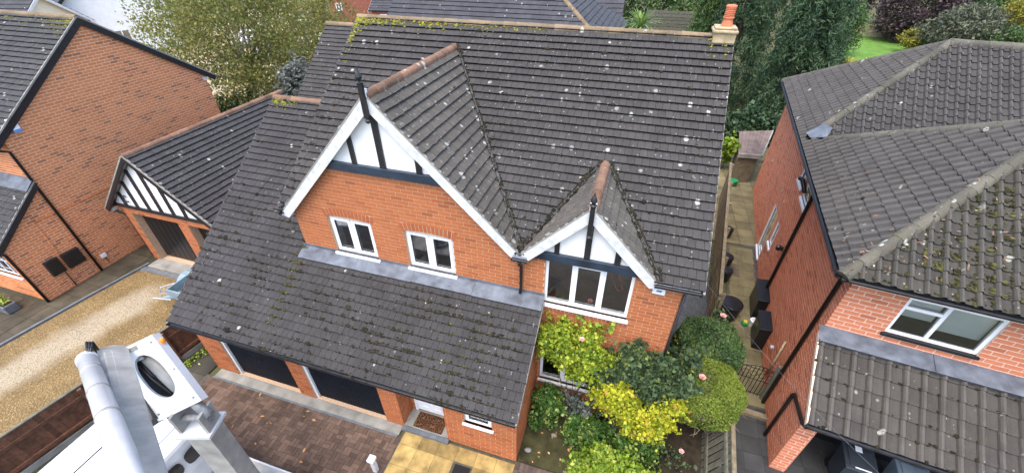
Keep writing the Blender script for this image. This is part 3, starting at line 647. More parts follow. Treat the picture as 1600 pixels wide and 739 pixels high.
soldiers(fw_, (0, 0, 0), (1, 0, 0), (0, -1, 0), 6.02, 7.95, 3.485, rise=0, h=.15, mat='brick_red'); soldiers(fw_, (0, 0, 0), (1, 0, 0), (0, -1, 0), 6.04, 7.9, .67, rise=0, h=.15, mat='brick_red')
MB().face([(HX0, 0, 0), (HX0, 2*YR, 0), (HX0, 2*YR, 4.9), (HX0, YR, 8.3), (HX0, 0, 4.9)]).build('side_wall', 'bricktex', H)
MB().face([(HX1, 0, 0), (HX1, 2*YR, 0), (HX1, 2*YR, 4.9), (HX1, YR, 8.3), (HX1, 0, 4.9)]).build('side_wall', 'bricktex', H)
MB().face([(HX0, 2*YR, 0), (HX1, 2*YR, 0), (HX1, 2*YR, 4.95), (HX0, 2*YR, 4.95)]).build('rear_wall', 'bricktex', H)
FY = -1.86
D1, D2, SW = (-2.46, -.27, 0, 2.08), (.21, 2.44, 0, 2.08), (4.72, 5.42, 1.12, 2.05)
wall(H, bp, (0, FY, 0), (1, 0, 0), (0, -1, 0), [(-3.22, 0), (2.95, 0), (2.95, 2.36), (-3.22, 2.36)], [D1, D2], name='garage_wall', reveal=.12)
pw_ = wall(H, bp, (0, FY, 0), (1, 0, 0), (0, -1, 0), [(4.2, 0), (6.0, 0), (6.0, 2.36), (4.2, 2.36)], [SW], name='porch_wall', soldier=[(4.68, 5.46, .92, 1.07)])
soldiers(pw_, (0, FY, 0), (1, 0, 0), (0, -1, 0), 4.68, 5.46, .925, rise=0, h=.13, mat='brick_red')
wall(H, bp, (2.95, 0, 0), (0, 1, 0), (1, 0, 0), [(FY, 0), (-1.38, 0), (-1.38, 2.36), (FY, 2.36)], name='porch_wall')
wall(H, bp, (4.2, 0, 0), (0, -1, 0), (-1, 0, 0), [(1.38, 0), (-FY, 0), (-FY, 2.36), (1.38, 2.36)], name='porch_wall')
PD = (3.08, 3.98, .0, 2.1)
wall(H, bp, (0, -1.38, 0), (1, 0, 0), (0, -1, 0), [(2.95, 0), (4.2, 0), (4.2, 2.36), (2.95, 2.36)], [PD], name='porch_wall')
wall(H, bp, (6.0, 0, 0), (0, 1, 0), (1, 0, 0), [(FY, 0), (0, 0), (0, 3.72), (FY, 2.42)], name='lean_to_wall')
MB().face([(-3.22, FY, 0), (-3.22, 8.8, 0), (-3.22, 8.8, 2.4), (-3.22, GYR, 6.2), (-3.22, FY, 2.4)]).build('garage_side_wall', 'bricktex', H)
MB().abox(-3.22, 6.0, -1.9, -.0, 2.365, 2.395).build('soffit', 'deck', H)
MB().abox(HX0, HX1, -.05, .0, -.06, .0).build('plinth', 'concrete', H)
# ---- lead flashing over the garage roof, dressed in lengths
z = 3.95
xs = [HX0-.08, 1.35, 2.9, 4.45, 6.1]
for a, c in zip(xs, xs[1:]):
    f = MB(); n_ = V3(0, -GV[2], GV[1]); e = random.uniform(-.015, .015)
    p0 = V3(0, 0, GZE)+GV*0; yv = lambda v: V3(0, GYE+GV[1]*v, GZE+GV[2]*v)+n_*.095
    top, mid, low = V3(0, -.012, z+.02), V3(0, -.016, 3.86+.03), yv(2.33+e)
    for q, r_ in ((top, mid), (mid, low)): f.face([q+V3(a, 0, 0), r_+V3(a, 0, 0), r_+V3(c-.006, 0, 0), q+V3(c-.006, 0, 0)])
    f.face([low+V3(a, 0, 0), low+V3(a, 0, 0)-n_*.075, low+V3(c-.006, 0, 0)-n_*.075, low+V3(c-.006, 0, 0)]); f.build('lead_flashing', 'lead', H)
# ---- gable dressings
def gable_front(gx, gz, hw, beam_z, posts, finz):
    y = -.02; zt = lambda x: gz-.03-abs(x-gx)*GT
    xa = gx-(gz-.03-beam_z)/GT; xb = gx+(gz-.03-beam_z)/GT
    MB().prism([(xa, y, beam_z), (xb, y, beam_z), (gx, y, gz-.03)], (0, .05, 0)).build('render_panel', 'render', H)
    MB().abox(xa+.02, xb-.02, -.095, -.022, beam_z-.19, beam_z).build('beam', 'navy', H, bevel=.008)
    for px, ww in posts:
        t = min(zt(px-ww/2), zt(px+ww/2))-.02; MB().abox(px-ww/2, px+ww/2, -.068, -.021, beam_z+.002, t).build('timber_post', 'black', H, bevel=.004)
    for s in (-1, 1):
        foot = V3(gx+s*(hw+.02), -.165, ZE-.02); top = V3(gx, -.165, gz+.0); d = unit(top-foot); n = V3(s*GS, 0, GC); L = np.linalg.norm(top-foot)
        MB().prism([foot, top, top-V3(0, 0, .29), foot-n*.2], (0, .032, 0)).build('bargeboard', 'barge', H, bevel=.004)
        MB().prism([foot+V3(0, .034, -.0)-n*.15, top+V3(0, .034, -.215), top+V3(0, .034, -.24), foot+V3(0, .034, 0)-n*.17], (0, .10, 0)).build('soffit_board', 'barge', H)
        MB().prism([foot-n*.19, foot-n*.01, foot-n*.01-d*.14+V3(0, 0, .0), foot-n*.2-d*.02], (0, .17, 0)).build('box_end', 'barge', H)
        MB().prism([foot+n*.0, top, top+n*.035, foot+n*.035], (0, .05, 0)).build('verge', 'concrete', H)
    f = MB(); f.box((gx-.045, -.235, finz-.72), (.09, 0, 0), (0, .07, 0), (0, 0, .62)); f.lathe((gx, -.2, finz-.1), [(.06, 0), (.065, .02), (.03, .04), (.03, .06), (.055, .085), (.06, .12), (.045, .17), (.018, .22), (.004, .28)], 10)
    f.lathe((gx, -.2, finz-.84), [(.006, 0), (.045, .03), (.055, .07), (.03, .1), (.05, .12)], 10); f.build('finial', 'black', H, smooth=False)
    MB().box((gx-.06, -.17, gz-.03), (.12, 0, 0), (0, .05, 0), (0, 0, .15)).build('ridge_end_cap', 'white', H)
gable_front(BX, BZ, bh, 6.54, ((1.93, .10), (2.60, .13), (3.42, .12)), 8.37)
gable_front(SX, SZ, sh, 5.18, ((6.29, .10), (6.897, .12), (7.49, .12)), 6.62)
# ---- windows and doors
fo, fd, fn_ = (0, 0, 0), (1, 0, 0), (0, -1, 0)
window(H, fo, fd, fn_, *W1, splits=[1.32], sash=(0, 1), curtain=[(.74, .86), (1.8, 1.9)], dz=.06)
window(H, fo, fd, fn_, *W2, splits=[3.365], sash=(0, 1), curtain=[(3.83, 3.95)], dz=.06, blind=[(2.78, 3.95, 4.78)])
w3 = window(H, fo, fd, fn_, *W3, splits=[6.66, 7.30], sash=(1,), fr=.065, dz=.075)
window(H, fo, fd, fn_, *GW, splits=[6.65, 7.28], sash=(1,), fr=.065, dz=.07, curtain=[(6.7, 7.25), (7.4, 7.8)])
pts = [(7.46+.12*math.cos(t*1.1)+.02*t, .32+.05*math.sin(t*2.3), 4.55+.33*math.sin(t*.9)) for t in np.arange(0, 9, .25)]
MB().tube(pts, .013, 6).build('red_cable', 'red', smooth=True, label='loops of red cable hanging inside the three-light upstairs window', cat='cable')
MB().lathe((3.05, .22, 3.93), [(.05, 0), (.09, .06), (.1, .12), (.06, .2), (.02, .24)], 10).build('wooden_bowl', 'wood_pale', smooth=True, label='small brown ornament on the sill inside the right gable window', cat='ornament')
window(H, (0, FY, 0), fd, fn_, *SW, sash=(0,), fr=.05, room=.6)
def garage_door(a, c, z1, y):
    b = MB(); n = round((c-a)/.085)
    for i in range(n): x = a+(c-a)*i/n; b.box((x+.006, y, .03), ((c-a)/n-.012, 0, 0), (0, -.014, 0), (0, 0, z1-.05))
    b.abox(a, c, y, y+.03, .02, z1); b.box((a+.02, y-.018, z1*.46), (c-a-.04, 0, 0), (0, .02, 0), (0, 0, .03)); d = b.build('garage_door', 'doorblue', H)
    f = MB(); f.abox(a-.005, a+.075, y-.07, y+.0, 0.01, z1); f.abox(c-.03, c+.005, y-.07, y, .01, z1); f.abox(a+.075, c-.03, y-.07, y, z1-.07, z1); f.build('door_frame', 'white', d)
    MB().tube([((a+c)/2, y-.02, .95), ((a+c)/2, y-.06, .95)], .02, 8).build('handle', 'black', d)
garage_door(D1[0], D1[1], 2.08, FY+.11); garage_door(D2[0], D2[1], 2.08, FY+.11)
dr = MB().abox(3.13, 3.93, -1.36, -1.31, .12, 2.05).build('front_door', 'white', H)
b = MB(); b.abox(3.06, 3.13, -1.39, -1.31, .1, 2.1); b.abox(3.93, 4.0, -1.39, -1.31, .1, 2.1); b.abox(3.13, 3.93, -1.39, -1.31, 2.05, 2.1); b.build('door_frame', 'white', dr)
for (x0, x1, z0, z1) in ((3.23, 3.49, .3, .95), (3.57, 3.83, .3, .95), (3.23, 3.49, 1.1, 1.9), (3.57, 3.83, 1.1, 1.9)):
    b = MB(); b.abox(x0, x1, -1.372, -1.362, z0, z0+.02); b.abox(x0, x1, -1.372, -1.362, z1-.02, z1); b.abox(x0, x0+.02, -1.372, -1.362, z0+.02, z1-.02); b.abox(x1-.02, x1, -1.372, -1.362, z0+.02, z1-.02); b.build('door_panel', 'white', dr)
MB().tube([(3.86, -1.38, 1.05), (3.86, -1.42, 1.05), (3.78, -1.42, 1.05)], .012, 6).build('handle', 'black', dr)
MB().abox(2.96, 4.19, -1.87, -1.37, -.02, .10).build('porch_floor', 'concrete', H)
st = MB(); st.abox(2.93, 4.24, -1.985, -1.875, -.03, .10); st.build('door_step', 'kerb', H, bevel=.01)
def mat_nodes():
    m = N('brown doormat'); d, c = m.voro(16, 'DISTANCE_TO_EDGE'); o = m.mix(m.ramp(d, .02, .08), (.2, .09, .035), (.035, .02, .015)); return m.done(o, .95, .1)
M['doormat'] = mat_nodes()
MB().abox(3.2, 4.0, -1.84, -1.42, .101, .118).build('doormat', 'doormat', label='brown patterned doormat on the porch floor before the white door', cat='doormat')
MB().abox(-3.1, 2.92, -2.13, -1.87, -.03, .012).build('garage_apron', 'concrete', kind='structure')
MB().abox(-3.12, 2.92, -2.19, -2.135, -.03, .035).build('garage_kerb', 'kerb', kind='structure', bevel=.01)
# gutters, pipes, small fittings
def gutter(A, B, house, r=.055, mat='blackplastic', name='gutter', side=(0, -1, 0)):
    A, B = V3(*A), V3(*B); s = unit(side); b = MB(); K = 7; z = V3(0, 0, 1); R = []
    for rr in (r, r-.008): R.append([(s*math.cos(math.pi*k/(K-1)) - z*math.sin(math.pi*k/(K-1)))*rr for k in range(K)])
    for k in range(K-1):
        b.face([A+R[0][k], A+R[0][k+1], B+R[0][k+1], B+R[0][k]]); b.face([A+R[1][k+1], A+R[1][k], B+R[1][k], B+R[1][k+1]])
    for k in (0, K-1): b.face([A+R[0][k], B+R[0][k], B+R[1][k], A+R[1][k]])
    for P in (A, B): b.face([P+q for q in R[0]])
    return b.build(name, mat, house)
gutter((GX0+.02, GYE-.05, GZE-.02), (GX1-.02, GYE-.05, GZE-.02), H)
MB().abox(-3.3, 6.05, GYE+.012, GYE+.03, GZE-.17, GZE-.015).build('fascia', 'blackplastic', H)
gutter((8.24, -.21, ZE-.03), (9.1, -.21, ZE-.03), H, .05)
MB().abox(8.22, 9.08, -.15, -.13, ZE-.15, ZE-.03).build('fascia', 'barge', H)
gutter((-.42, -.25, 4.99), (-.42, .2, 4.99), H, .05, side=(-1, 0, 0)); gutter((5.38, -.22, 4.97), (5.72, -.22, 4.97), H, .05)
pipe(H, [(5.55, -.22, 4.92), (5.55, -.2, 4.82), (5.55, -.06, 4.7), (5.55, -.06, 4.02), (5.55, -.12, 3.93)], .034)
b = MB(); b.abox(5.44, 5.5, -.1, -.005, 4.83, 4.9); b.abox(5.6, 5.66, -.1, -.005, 4.83, 4.9); b.build('pipe_bracket', 'white', H)
pipe(H, [(HX1-.03, -.05, 4.9), (HX1-.03, -.05, .1)], .03)
al = MB(); al.prism([(8.25, -.005, 4.66), (8.49, -.005, 4.66), (8.49, -.005, 4.84), (8.25, -.005, 4.84)], (0, -.075, 0)); a_ = al.build('alarm_box', 'white', H, bevel=.012)
M['labelblue'] = plain('blue print', (.12, .25, .5), .5)
MB().abox(8.32, 8.42, -.083, -.081, 4.73, 4.78).build('label', 'labelblue', a_)
# chimney on the right end of the ridge
ch = MB(); ch.abox(XR-.46, XR+.0, YR-.22, YR+.22, 7.9, 8.6); c_ = ch.build('chimney', 'stone', H)
cp = MB(); z0 = 8.6
cp.prism([(XR-.49, YR-.26, z0), (XR+.03, YR-.26, z0), (XR+.03, YR+.26, z0), (XR-.49, YR+.26, z0)], (0, 0, .07)); cp.prism([(XR-.46, YR-.22, z0+.07), (XR+.0, YR-.22, z0+.07), (XR+.0, YR+.22, z0+.07), (XR-.46, YR+.22, z0+.07)], (0, 0, .05)); cp.build('cap', 'stone', c_, bevel=.03)
pt = MB(); pt.lathe((XR-.22, YR, z0+.12), [(0.124, 0), (0.120, .04), (0.100, .2), (0.100, .24), (0.120, .25), (0.120, .28), (0.100, .29)], 18)
for i in range(5): z = z0+.42+i*.055; pt.lathe((XR-.22, YR, z), [(0.094, 0), (0.107, .01), (0.107, .032), (0.094, .042)], 18)
pt.lathe((XR-.22, YR, z0+.40), [(0.092, 0), (0.092, .3)], 14); pt.lathe((XR-.22, YR, z0+.69), [(0.110, 0), (0.112, .05), (0.096, .075), (.03, .09)], 18); po = pt.build('chimney_pot', 'terracotta', c_); po.scale.z = .64; po.location.z = (8.6+.12)*(1-.64)
tp.finish(); bp.finish()

# ================================================================== LEFT NEIGHBOUR HOUSE
H = thing('detached_house', 'orange brick house on the left showing a windowless gable wall with black bargeboards', 'house', (-14, 3, 0))
tp, bp = Pool('tile'), Pool('brick'); LX = -11.2
LYE, LZE, LYR, LZR = -.05, 5.18, 3.97, 8.12; LV = unit((0, LYR-LYE, LZR-LZE)); LL = math.hypot(LYR-LYE, LZR-LZE)
roof(H, tp, (-18, LYE, LZE), (1, 0, 0), LV, [[(0, 0), (6.88, 0), (6.88, LL), (0, LL)]], 'tile_left', moss=.06, name='main_roof')
roof(H, tp, (-11.12, 2*LYR-LYE, LZE), (-1, 0, 0), (0, -LV[1], LV[2]), [[(0, 0), (6.88, 0), (6.88, LL), (0, LL)]], 'tile_left', name='rear_roof')
ridge((-18, LYR, LZR+.02), (-11.12, LYR, LZR+.02), H, 'ridge_main', .1)
b = MB()
for i in range(260):
    v = LL-abs(random.gauss(0, .3))-.06; x = -11.15-abs(random.gauss(0, .5)) if i % 2 else -11.2-random.random()*4; s = random.uniform(.012, .035); p = V3(x, LYE+LV[1]*v, LZE+LV[2]*v)+V3(0, -LV[2], LV[1])*.04; blob(b, p, V3(1, 0, 0), LV, V3(0, -LV[2], LV[1]), s, s*.8, s*.5, random.random())
b.build('moss', 'moss_bright', H, smooth=True, kind='stuff')
for s in (1, -1):
    d = V3(0, LV[1]*s, LV[2]); n = V3(0, -LV[2]*s, LV[1]); F = V3(-11.13, LYE if s > 0 else 2*LYR-LYE, LZE); T = V3(-11.13, LYR, LZR)
    MB().prism([F-n*.01, T-V3(0, 0, .01), T-V3(0, 0, .24), F-n*.19], (.03, 0, 0)).build('bargeboard', 'black', H)
    MB().prism([F-n*.15, T-V3(0, 0, .20), T-V3(0, 0, .22), F-n*.17], (-.07, 0, 0)).build('soffit_board', 'black', H)
    MB().prism([F+n*.0, T, T+n*.045, F+n*.045], (.045, 0, 0)).build('verge', 'concrete', H)
wall(H, bp, (LX, 0, 0), (0, 1, 0), (1, 0, 0), [(-1.45, 0), (7.55, 0), (7.55, 5.25), (3.97, 7.88), (.32, 5.22), (.32, 3.62), (.1, 3.6), (-1.45, 2.4)][:5] + [(.32, 5.22), (.32, 2.4), (-1.45, 2.4)] if False else [(.32, 0), (7.55, 0), (7.55, 5.3), (3.97, 7.92), (.32, 5.25)], name='gable_wall', mat='brick_left', mo='mortar_l', J=.019)
wall(H, bp, (LX, 0, 0), (0, 1, 0), (1, 0, 0), [(-1.45, 0), (.32, 0), (.32, 3.72), (-1.45, 2.42)], name='porch_side_wall', mat='brick_left', mo='mortar_l', J=.019)
wall(H, bp, (0, .32, 0), (1, 0, 0), (0, -1, 0), [(-18, 3.3), (LX, 3.3), (LX, 5.2), (-18, 5.2)], [(-14.3, -12.85, 3.75, 4.85)], name='front_wall', mat='brick_left', mo='mortar_l', J=.019)
window(H, (0, .32, 0), (1, 0, 0), (0, -1, 0), -14.3, -12.85, 3.75, 4.85, splits=[-13.6], sash=(0, 1), dz=.06)
wall(H, bp, (0, -1.45, 0), (1, 0, 0), (0, -1, 0), [(-18, 0), (LX, 0), (LX, 2.4), (-18, 2.4)], [(-13.3, -11.55, 1.0, 2.15)], name='porch_front_wall', mat='brick_left', mo='mortar_l', J=.019)
window(H, (0, -1.45, 0), (1, 0, 0), (0, -1, 0), -13.3, -11.55, 1.0, 2.15, splits=[-12.86, -12.43, -11.99], trans={i: 1.6 for i in range(4)}, dz=.06, fr=.045)
PV = unit((0, 1.62, 1.28)); PL_ = math.hypot(1.62, 1.28)+.35
roof(H, tp, (-18, -1.62, 2.32), (1, 0, 0), PV, [[(0, 0), (6.9, 0), (6.9, PL_), (0, PL_)]], 'tile_left', moss=.1, name='porch_roof')
MB().prism([(-11.11, -1.62, 2.32), (-11.11, -1.62+PV[1]*PL_, 2.32+PV[2]*PL_), (-11.11, -1.62+PV[1]*PL_, 2.14+PV[2]*PL_), (-11.11, -1.62, 2.12)], (.03, 0, 0)).build('bargeboard', 'black', H)
MB().prism([(-11.12, -1.62, 2.33), (-11.12, -1.62+PV[1]*PL_, 2.33+PV[2]*PL_), (-11.12, -1.62+PV[1]*PL_, 2.38+PV[2]*PL_), (-11.12, -1.62, 2.38)], (.03, 0, 0)).build('verge', 'concrete', H)
f = MB(); f.face([(-18, .30, 3.95), (-11.1, .30, 3.95), (-11.1, -.05, 3.66), (-18, -.05, 3.66)]); f.build('lead_flashing', 'lead', H)
gutter((-18, -1.68, 2.3), (-11.12, -1.68, 2.3), H); gutter((-18, -.1, 5.15), (-11.12, -.1, 5.15), H)
pipe(H, [(-11.14, -.08, 5.1), (-11.12, .12, 4.98), (-11.14, .26, 4.9), (-11.14, .26, .03)], .04); pipe(H, [(-11.17, -1.62, 2.25), (-11.17, -1.49, 2.1), (-11.17, -1.49, .02)], .04)
for (y0, y1, z0, z1) in ((-.94, -.54, .72, 1.32), (-.44, .09, .7, 1.29)):
    mb_ = MB().abox(LX+.008, LX+.12, y0, y1, z0, z1).build('meter_box', 'black', H, bevel=.01); MB().abox(LX+.121, LX+.13, y0+.03, y1-.03, z0+.04, z1-.04).build('box_door', 'blackplastic', mb_)
pipe(H, [(-11.17, -.40, 2.66), (-11.17, 2.3, 2.66)], .012, 'brick_left', name='cable'); pipe(H, [(-11.17, -.40, 2.66), (-11.17, -.42, .6)], .012, 'brick_left', name='cable'); pipe(H, [(-11.17, -.6, .72), (-11.17, -.6, .03)], .016, name='cable')
a_ = MB().abox(LX+.008, LX+.09, .66, .86, 5.38, 5.78).build('alarm_box', 'white', H, bevel=.01); MB().abox(LX+.01, LX+.095, .655, .865, 5.36, 5.45).build('label', 'labelblue', a_)
MB().abox(LX+.008, LX+.07, .5, .68, .42, .56).build('vent', 'white', H, bevel=.008); pipe(H, [(-11.16, .6, .42), (-11.16, .62, .1)], .01, name='cable')
MB().abox(LX+.005, LX+.06, 7.4, 7.54, 5.12, 5.26).build('box_end', 'barge', H)
tp.finish(); bp.finish()
# ---- planter by their front wall
P = thing('planter', 'dark rectangular planter with a pale green clipped plant, at the left edge', 'planter', (-12.3, -2.1, 0))
b = MB(); b.abox(-12.75, -11.75, -2.3, -1.95, 0, .32); b.build('trough', 'kerb', P, bevel=.02); MB().abox(-12.71, -11.79, -2.26, -1.99, .321, .33).build('soil', 'soil', P)

# ================================================================== NEIGHBOUR'S GARAGE
H = thing('garage', 'double garage with black and white striped timber gable behind the gravel drive', 'garage', (-8, 4, 0))
tp, bp = Pool('tile'), Pool('brick')
GRX, GRZ, GEZ, GY, GYB, GHW = -7.93, 4.72, 2.32, 1.28, 8.2, 2.62
vr = unit((-GHW, 0, GRZ-GEZ)); vl = unit((GHW, 0, GRZ-GEZ)); gl = math.hypot(GHW, GRZ-GEZ)
roof(H, tp, (GRX+GHW, GY, GEZ), (0, 1, 0), vr, [[(0, 0), (GYB-GY, 0), (GYB-GY, gl), (0, gl)]], 'tile_left', moss=.05, name='roof')
roof(H, tp, (GRX-GHW, GYB, GEZ), (0, -1, 0), vl, [[(0, 0), (GYB-GY, 0), (GYB-GY, gl), (0, gl)]], 'tile_left', name='roof')
ridge((GRX, GY, GRZ+.02), (GRX, GYB, GRZ+.02), H, 'ridge_orange', .1)
gz = 1.44
MB().prism([(GRX-2.3, gz, 2.52), (GRX+2.3, gz, 2.52), (GRX, gz, 4.62)], (0, .04, 0)).build('render_panel', 'render', H)
tt = (GRZ-GEZ)/GHW
for k in range(-3, 4):
    x = GRX+k*.56+.06; top = GRZ-.1-abs(abs(x-GRX)+.06)*tt
    if top > 2.6: MB().abox(x-.065, x+.065, gz-.04, gz-.002, 2.56, top).build('timber_post', 'black', H)
MB().abox(GRX-2.32, GRX+2.32, gz-.055, gz-.001, 2.44, 2.56).build('beam', 'black', H)
for s in (1, -1):
    F = V3(GRX+s*(GHW+.01), GY-.02, GEZ); T = V3(GRX, GY-.02, GRZ); n = unit((s*(GRZ-GEZ), 0, GHW))
    MB().prism([F-n*.0, T, T-V3(0, 0, .22), F-n*.17], (0, .03, 0)).build('bargeboard', 'black', H); MB().prism([F-n*.12, T-V3(0, 0, .17), T-V3(0, 0, .19), F-n*.14], (0, .17, 0)).build('soffit_board', 'black', H)
    MB().prism([F, T, T+n*.045, F+n*.045], (0, .05, 0)).build('verge', 'concrete', H)
    MB().abox(*sorted((F[0]-s*.02, F[0]-s*.22)), gz-.1, gz+.02, 2.2, 2.36).build('box_end', 'barge', H)
gd = [(-9.62, -7.42, 0, 2.22), (-6.95, -4.95-.7, 0, 2.22)]
wall(H, bp, (0, gz, 0), (1, 0, 0), (0, -1, 0), [(-9.95, 0), (-5.4, 0), (-5.4, 2.44), (-9.95, 2.44)], gd, name='front_wall', mat='brick', reveal=.3)
MB().face([(-9.95, gz, 0), (-9.95, 8, 0), (-9.95, 8, 2.4), (-9.95, gz, 2.4)]).build('side_wall', 'bricktex', H); MB().face([(-5.4, gz, 0), (-5.4, 8, 0), (-5.4, 8, 2.4), (-5.4, gz, 2.4)]).build('side_wall', 'bricktex', H)
MB().face([(-9.95, 8, 0), (-5.4, 8, 0), (-5.4, 8, 2.4), (GRX, 8, 4.6), (-9.95, 8, 2.4)]).build('rear_wall', 'bricktex', H)
for (a, c, z0, z1) in gd:
    b = MB(); b.abox(a, c, gz+.26, gz+.3, .02, z1); n = 8
    for i in range(n): b.abox(a+(c-a)*i/n+.01, a+(c-a)*(i+1)/n-.01, gz+.245, gz+.262, .05, z1-.03)
    b.build('garage_door', 'blackplastic', H)
pipe(H, [(-10.5, gz-.1, 2.28), (-10.35, gz-.02, 2.15), (-10.0, gz+.03, 2.0), (-10.0, gz+.03, .05)], .035)
b = MB()        # wrought iron crescent on the gable
for i in range(14):
    t0, t1 = math.radians(40+i*20), math.radians(40+(i+1)*20); c = V3(-9.35, gz-.045, 2.85)
    b.tube([c+V3(.11*math.cos(t0), 0, .13*math.sin(t0)), c+V3(.11*math.cos(t1), 0, .13*math.sin(t1))], .02, 6)
b.build('iron_crescent', 'black', H)
MB().box((-9.7, .95, -.02), (2.3, .0, 0), (0, .52, .0), (0, 0, .06)).build('door_ramp', 'concrete', H); MB().box((-9.8, .72, -.03), (2.9, 0, 0), (0, .2, 0), (0, 0, .05)).build('drain_channel', 'kerb', H)
tp.finish(); bp.finish()

# ================================================================== RIGHT NEIGHBOUR HOUSE
RA = .116; RT = V3(math.sin(RA), math.cos(RA), 0); RR = V3(RT[1], -RT[0], 0); RO = V3(11.892, -.2, 0); ZU = V3(0, 0, 1)
RW = lambda u, s, z: RO+RR*u+RT*s+ZU*z
H = thing('detached_house', 'red brick house on the right with mossy wavy pantiled hipped roofs', 'house', tuple(RW(4, 7, 0)))
tp, bp = Pool('tile'), Pool('brick')
OV, RZE, RTN, SF, SB, SLd = .404, 5.147, math.tan(.612), 1.483, 14.579, 7.9
S0, S3 = SF-OV, SB+OV; hf, hr = (SLd-S0)/2, (S3-SLd)/2; CP, SP = math.cos(.612), math.sin(.612); WD = 11.0
vl = RR*CP+ZU*SP; vf = RT*CP+ZU*SP; vb_ = -RT*CP+ZU*SP; kw = dict(kind='wave', w=.245, g=.255)
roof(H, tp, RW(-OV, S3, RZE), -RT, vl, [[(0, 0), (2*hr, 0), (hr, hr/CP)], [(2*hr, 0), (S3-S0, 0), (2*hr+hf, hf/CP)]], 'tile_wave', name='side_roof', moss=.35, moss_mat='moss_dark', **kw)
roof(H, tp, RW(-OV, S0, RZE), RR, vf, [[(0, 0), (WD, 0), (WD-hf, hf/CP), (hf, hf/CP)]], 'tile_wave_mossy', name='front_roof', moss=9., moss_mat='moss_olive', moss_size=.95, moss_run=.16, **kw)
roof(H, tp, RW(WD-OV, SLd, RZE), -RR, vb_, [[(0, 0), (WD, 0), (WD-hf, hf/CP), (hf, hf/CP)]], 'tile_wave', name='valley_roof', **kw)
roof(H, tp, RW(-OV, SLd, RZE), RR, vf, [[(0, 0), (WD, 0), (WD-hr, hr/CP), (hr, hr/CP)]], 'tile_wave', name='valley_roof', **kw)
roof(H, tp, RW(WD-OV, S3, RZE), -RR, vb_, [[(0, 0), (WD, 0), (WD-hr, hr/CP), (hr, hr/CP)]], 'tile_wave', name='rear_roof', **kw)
rg = dict(rad=.125, seg=.42, drop=.06)
hz = RZE+.03
ridge(RW(-OV, S0, hz), RW(-OV+hf, S0+hf, hz+hf*RTN), H, 'ridge_grey', **rg); ridge(RW(-OV, S3, hz), RW(-OV+hr, S3-hr, hz+hr*RTN), H, 'ridge_grey', **rg)
ridge(RW(-OV+.5, SLd+.5, hz+.5*RTN), RW(-OV+hr, SLd+hr, hz+hr*RTN), H, 'ridge_grey', **rg); ridge(RW(-OV+.55, SLd-.55, hz+.55*RTN), RW(-OV+hf, SLd-hf, hz+hf*RTN), H, 'ridge_grey', **rg)
ridge(RW(-OV+hf, S0+hf, hz+hf*RTN), RW(WD-OV-hf, S0+hf, hz+hf*RTN), H, 'ridge_grey', **rg); ridge(RW(-OV+hr, S3-hr, hz+hr*RTN), RW(WD-OV-hr, S3-hr, hz+hr*RTN), H, 'ridge_grey', **rg)
f = MB(); nl = -RR*SP+ZU*CP
f.face([RW(-OV+.5, SLd-.55, RZE+.5*RTN)+nl*.1, RW(-OV+.2, SLd-.22, RZE+.2*RTN)+nl*.1, RW(-OV+.15, SLd+.25, RZE+.15*RTN)+nl*.11, RW(-OV+.55, SLd+.5, RZE+.55*RTN)+nl*.12, RW(-OV+.7, SLd, RZE+.62*RTN)+nl*.12][::-1])
f.build('lead_saddle', 'lead', H)
f = MB(); f.face([RW(-OV+.4, SLd-.14, RZE+.16), RW(WD-1, SLd-.14, RZE+.16), RW(WD-1, SLd, RZE+.1), RW(-OV+.4, SLd, RZE+.1)]); f.face([RW(-OV+.4, SLd, RZE+.1), RW(WD-1, SLd, RZE+.1), RW(WD-1, SLd+.14, RZE+.16), RW(-OV+.4, SLd+.14, RZE+.16)]); f.build('lead_valley', 'lead', H)
# flakes of broken mortar and tile along the hips
b = MB()
for i in range(120):
    if i < 60: t = random.random(); p = RW(-OV+random.uniform(.05, .9), S0+t*(SLd-S0), 0); z = RZE+(((p-RO)@RR)+OV)*RTN; p[2] = z; nn = nl
    elif i < 110: t = random.random(); u = -OV+.1+t*3; s_ = S0+random.uniform(.1, .9)*(u+OV+.3); p = RW(u, s_, RZE+(s_-S0)*RTN); nn = -RT*SP+ZU*CP
    else: u = random.uniform(0, 2.6); p = RW(u, SLd-.6-u*.98-random.random()*.3, RZE+(u+OV)*RTN); nn = nl
    a = random.random()*6.28; x = unit(np.cross(nn, (math.cos(a), math.sin(a), .1))); y = np.cross(nn, x); L = random.uniform(.03, .075); q = p+nn*.075
    b.box(q, x*L, y*L*.4, nn*.006+x*.01, random.random())
b.build('broken_flakes', 'terracotta_flake' if 'terracotta_flake' in M else 'ridge_orange', H, kind='stuff')
wins = [(8.45, 9.4, .15, 2.2), (7.6, 8.12, 1.22, 2.2), (7.25, 7.95, 3.9, 4.5), (5.95, 6.9, 3.8, 4.35)]
ro = tuple(RO)
wall(H, bp, ro, RT, -RR, [(SF, 0), (SB, 0), (SB, 5.1), (SF, 5.1)], wins, name='side_wall', mat='brick_right', mo='mortar_r', L=.29, C=.108, J=.022)
LZ0, LZ1, LS = 2.285, 3.513, -.222
wall(H, bp, ro, RT, -RR, [(.02, 0), (SF, 0), (SF, 3.35), (.02, 2.35)], name='porch_side_wall', mat='brick_right', mo='mortar_r', L=.29, C=.108, J=.022)
for wd in wins: window(H, ro, RT, -RR, *wd, rec=.03, fr=.05, sash=(0,), dz=.08, sillmat='white', blind=[(wd[0]+.04, wd[1]-.04, wd[2]+.3*(wd[3]-wd[2]))] if wd[2] > 3 else None)
fwz = (.949, 2.455, 3.764, 4.755)
wall(H, bp, tuple(RW(0, SF, 0)), RR, -RT, [(0, 3.2), (WD-.8, 3.2), (WD-.8, 5.1), (0, 5.1)], [fwz], name='front_wall', mat='brick_right', mo='mortar_r', L=.29, C=.108, J=.022)
